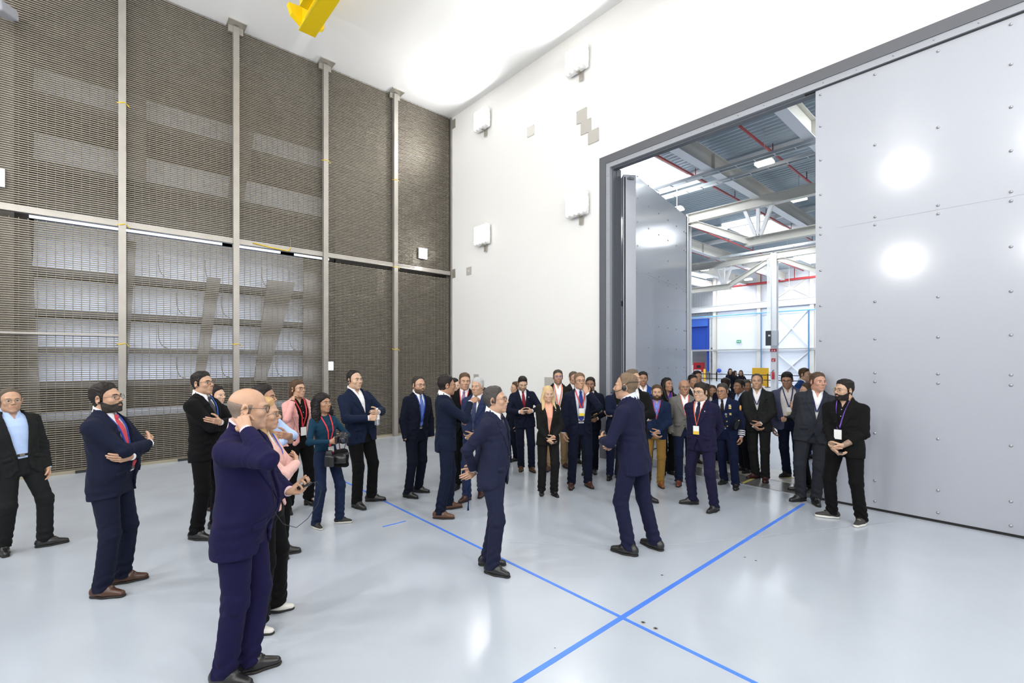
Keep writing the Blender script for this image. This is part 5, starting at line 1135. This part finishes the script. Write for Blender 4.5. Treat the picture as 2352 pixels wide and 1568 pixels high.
# earphone cords
def cord(key, head, line, r=.0022):
    d = PP[key]; pts = list(head)
    if line:
        ys = front_y(d['outer'], line); pts += [(x, y + .006, z) for (x, z), y in zip(line, ys)]
    v, q = tube([d['frT'](p) for p in pts], r, 5); link('earphone_cord', mesh_of('cord', v, q, [m_blk]), d['root'])
cord(4, [], [(.075, 1.47), (.07, 1.38), (.06, 1.25), (.05, 1.10), (.03, 1.0), (-.02, .95)])
cord(7, [], [(.07, 1.46), (.085, 1.35), (.12, 1.2), (.13, 1.05), (.09, .96), (.02, 1.0), (.03, 1.12)])
cord(26, [], [(-.075, 1.46), (-.09, 1.35), (-.11, 1.25), (-.06, 1.2), (-.10, 1.13), (-.12, 1.16)])
cord(19, [], [(.03, 1.40), (.045, 1.25), (.03, 1.12)])
# water bottle cap hand, tattooed forearms
d = PP[35]
for i in (0, 1):
    S, E, W, *_ = d['A'][i]; e = nrm(W - E); v, q = tube([W - e*.12, W - e*.06, W + e*.0], [.036, .0345, .0285], 12); link('tattooed_forearm', mesh_of('arm', v, q, [noise_on(mat('tattoo%d' % i, (.26, .18, .13), .5), 60, .7, 0)]), d['root'])
# ---------------------------------------------------------------- things on the walls, ceiling and floor
m_cover = noise_on(mat('crinkled_cover', (.88, .88, .87), .35), 14, .06, .6, .02, 4); m_glow = mat('flood_glow', (1, 1, 1), .5, emit=(1, .99, .97), es=9)
def lamp_mesh():
    def f(P):
        d = box(P, (0, -.095, 0), (.27, .075, .255), .05); a = np.abs(P)
        return d + .010*np.sin(P[:, 0]*52 + 3*np.sin(P[:, 2]*31))*np.sin(P[:, 2]*47 + P[:, 1]*38)
    return skin_field(f, (-.31, -.22, -.30), (.31, .0, .30), .018)
lv, lq = lamp_mesh(); lamp_me = mesh_of('lamp_housing', lv, lq, [m_cover])
for x, z, w_ in ((4.6, 7.95, 'uppermost, nearest the door opening'), (1.5, 7.95, 'upper one near the grating corner'), (4.6, 5.05, 'lower one beside the door frame'), (1.5, 5.05, 'lower one near the grating corner')):
    t = thing('flood_lamp', 'white covered flood lamp on the white wall, ' + w_, 'lamp', (x, -.02, z), 'flood lamps on the white wall')
    link('housing', lamp_me, t)
    dv, dq = skin_field(lambda P: box(P, (0, -.165, 0), (.23, .02, .215), .018), (-.26, -.2, -.25), (.26, -.12, .25), .014)
    link('diffuser', mesh_of('diffuser', dv, dq, [m_glow]), t)
    boxes('bracket', [((.05, -.03, -.33), (.045, .006, .09)), ((.05, -.08, -.27), (.03, .06, .006))], m_steel, t)
for y, z, s_, w_ in ((-.94, 4.71, 1, 'above the cross beam near the corner'), (-8.52, 4.73, 1.0, 'cut by the left edge of the photo'), (-3.38, 1.77, .7, 'low, beside the third post')):
    t = thing('grating_lamp', 'small square lit lamp on the grating wall, ' + w_, 'lamp', (.03, y, z), 'lamps on the grating wall')
    boxes('housing', [((.0, 0, 0), (.022, .12*s_, .14*s_))], m_wsteel, t); boxes('diffuser', [((.027, 0, 0), (.010, .112*s_, .132*s_))], m_glow, t)
# plates on the white wall
m_plate = mat('cover_plate', (.50, .48, .45), .5, .2); m_plate2 = mat('cover_plate_light', (.68, .66, .64), .5)
for x, z, h, m, l in ((3.16, 7.08, .11, m_plate2, 'pale square cover plate alone between the two upper flood lamps'), (4.64, 6.84, .13, m_plate, 'uppermost of three stepped square plates above the door frame'), (4.75, 6.58, .13, m_plate, 'middle one of three stepped square plates above the door frame'), (4.94, 6.32, .13, m_plate, 'lowest of three stepped square plates above the door frame'), (.81, 4.26, .10, m_plate, 'small grey socket plate by the corner at beam height'), (3.73, 1.40, .13, m_plate, 'grey socket plate low on the white wall behind visitors'), (1.13, 1.44, .10, m_plate, 'dark socket plate low on white wall near the grating corner')):
    t = thing('cover_plate', l, 'wall plate', (x, -.012, z), 'cover plates on the white wall'); boxes('plate', [((0, 0, 0), (h, .01, h))], m, t)
    for sx in (-1, 1):
        for sz in (-1, 1): link('screw', bolt_s, t, (sx*h*.85, -.008, sz*h*.85))
    if h < .105: boxes('socket', [((0, -.012, 0), (.025, .004, .025))], m_plate2, t)
# yellow straps on the posts
m_strap = mat('yellow_strap', (.72, .50, .02), .5)
ordn = {-7.0: 'fourth post from the corner', -5.25: 'third post from the corner', -3.48: 'second post from the corner', -1.75: 'first post from the corner'}
for y, z, w_ in ((-7.0, 6.40, 'high above the beam'), (-7.0, 4.27, 'at the cross beam'), (-7.0, 2.18, 'below the beam'), (-5.25, 2.22, 'below the beam'), (-3.48, 6.41, 'high above the beam'), (-1.75, 6.42, 'high above the beam'), (-1.75, 4.24, 'at the cross beam'), (-1.75, 2.18, 'below the beam')):
    t = thing('strap', 'yellow strap tied round the %s, %s' % (ordn[y], w_), 'strap', (.055, y, z), 'yellow straps on the posts')
    pts = [(.068*math.cos(a), .066*math.sin(a), .012*math.sin(2*a)) for a in np.linspace(0, 2*math.pi, 13)[:-1]]; v, f = tube(pts, .010, 6, True); link('loop', mesh_of('loop', v, f, [m_strap]), t)
    v, f = tube([(.05, .06, 0), (.05, .09, -.035), (.045, .10, -.05)], .007, 6); link('tail', mesh_of('tail', v, f, [m_strap]), t)
t = thing('strap', 'long yellow strap hanging along the beam between second and third post', 'strap', (.08, -4.6, ZM - .02), 'yellow straps on the posts'); v, f = tube([(0, -.35, .03), (0, 0, -.01), (0, .33, -.03), (0, .37, .05)], .012, 6); link('run', mesh_of('run', v, f, [m_strap]), t); v, f = tube([(.0, .37, 0), (.0, .37, .25)], .006, 6); link('wire', mesh_of('wire', v, f, [m_steel]), t)
# yellow bridge crane under the ceiling
m_cr = mat('crane_yellow', (.80, .56, .0), .4); m_cr2 = mat('crane_dark', (.25, .12, .01), .5)
t = thing('bridge_crane', 'yellow crane girder end hanging just below the white ceiling', 'crane', (0, 0, 0))
boxes('girder', [((8.0, -4.39, 8.22), (6.33, .14, .22))], m_cr, t)
boxes('girder_edge', [((8.0, -4.54, 8.006), (6.33, .012, .006))], mat('crane_edge', (.85, .66, .03), .4), t)
def gusset(pts, y, th, name):
    vs = [(x, y + q, z) for q in (-th, th) for x, z in pts]; n = len(pts)
    fs = [tuple(range(n)), tuple(range(n, 2*n))[::-1]] + [(i, n+i, n+(i+1) % n, (i+1) % n) for i in range(n)]; return link(name, mesh_of(name, vs, fs, [m_cr], None, False), t)
def gplate(name, pts, x, th):
    vs = [(x + q, y, z) for q in (-th, th) for y, z in pts]; n = len(pts)
    fs = [tuple(range(n)), tuple(range(n, 2*n))[::-1]] + [(i, n+i, n+(i+1) % n, (i+1) % n) for i in range(n)]; return link(name, mesh_of(name, vs, fs, [m_cr], None, False), t)
gplate('gusset', [(-4.53, 8.06), (-4.70, 8.18), (-4.76, 8.34), (-4.53, 8.36)], 1.75, .06); gplate('gusset', [(-4.25, 8.02), (-4.17, 8.06), (-4.17, 8.20), (-4.25, 8.26)], 1.88, .05)
boxes('side_box', [((2.55, -4.60, 8.28), (.42, .07, .16))], m_cr, t)
boxes('seam_line', [((2.30, -4.535, 8.04), (.30, .006, .008)), ((2.62, -4.535, 8.16), (.008, .006, .12))], m_cr2, t)
for k in range(3): link('bolt', bolt_l, t, (2.22 + .1*k, -4.68, 8.26))
# camera box high on the grating
t = thing('surveillance_camera', 'grey camera with black lens high at the left edge of the grating', 'camera', (.30, -8.40, 7.22))
v, q = skin_field(lambda P: box(P, (0, 0, 0), (.20, .10, .085), .04), (-.22, -.12, -.1), (.22, .12, .1), .012)
R_ = rot('z', -25) @ rot('y', 12); link('housing', mesh_of('housing', v @ R_.T, q, [mat('camera_grey', (.36, .37, .42), .4)]), t)
v, q = skin_field(lambda P: box(P, (.20, .0, .0), (.012, .075, .055), .01), (.18, -.1, -.08), (.23, .1, .08), .008); link('lens', mesh_of('lens', v @ R_.T, q, [mat('lens_black', (.01, .01, .015), .15)]), t)
v, q = tube([(-.1, 0, .05), (-.22, .0, .12), (-.28, 0, .12)], .03, 6); link('arm', mesh_of('arm', v, q, [m_steel]), t)
# tape lines on the floor
m_tape = noise_on(mat('blue_tape', (.07, .22, .82), .45), 1.2, .25, 0)
t = tag = solid('floor_tape', (8.68, -6.2, .0005), (8.72, -.37, .002), m_tape, None, label='wide blue tape line running across the floor to the door leaf', category='floor tape', group='blue tape lines on the floor')
solid('floor_tape', (3.52, -4.455, .0005), (10.6, -4.425, .0025), m_tape, None, label='long thin blue tape line crossing the wide one on the floor', category='floor tape', group='blue tape lines on the floor')
solid('floor_tape', (5.79, -4.9, .0005), (5.815, -4.61, .002), m_tape, None, label='short separate blue tape mark on the floor beside the photographer', category='floor tape', group='blue tape lines on the floor')
for (x, y, r), w_ in zip([(8.62, -5.07, .006), (8.84, -4.38, .018), (8.94, -4.38, .018), (8.54, -3.61, .014), (8.87, -2.68, .012), (8.97, -2.68, .012)], ('tiny one left of the wide tape', 'nearer of the pair by the tape crossing', 'right one of the pair by the tape crossing', 'single one beyond the crossing', 'left one of the far pair', 'right one of the far pair')):
    t = thing('floor_anchor', 'small dark anchor socket in the floor, ' + w_, 'floor anchor', (x, y, 0), 'anchor sockets in the floor')
    v, q = tube([(0, 0, -.001), (0, 0, .001), (0, 0, .0015)], [r, r, r*.6], 10); link('rim', mesh_of('rim', v, q, [m_steel]), t); v, q = tube([(0, 0, .001), (0, 0, .002)], r*.55, 6); link('hole', mesh_of('hole', v, q, [m_dark]), t)

# faint pale arc left in the floor paint
m_arc = mat('pale_scuff', (.53, .57, .62), .3)
ARC = [cam_floor(u, v_) for u, v_ in ((1170, 1244), (1290, 1250), (1400, 1253), (1550, 1250), (1700, 1238), (1880, 1216), (2060, 1197))]
vs, fs = [], []
for i, p in enumerate(ARC):
    a = ARC[max(i-1, 0)]; b = ARC[min(i+1, len(ARC)-1)]; d_ = nrm(b - a); n_ = np.array([-d_[1], d_[0]])*.005
    vs += [(p[0]+n_[0], p[1]+n_[1], .0012), (p[0]-n_[0], p[1]-n_[1], .0012)]
fs = [(2*i, 2*i+1, 2*i+3, 2*i+2) for i in range(len(ARC)-1)]
link('floor_line', mesh_of('arc', vs, fs, [m_arc], None, False), None, label='faint pale curved line in the floor paint passing the presenter', category='floor mark')
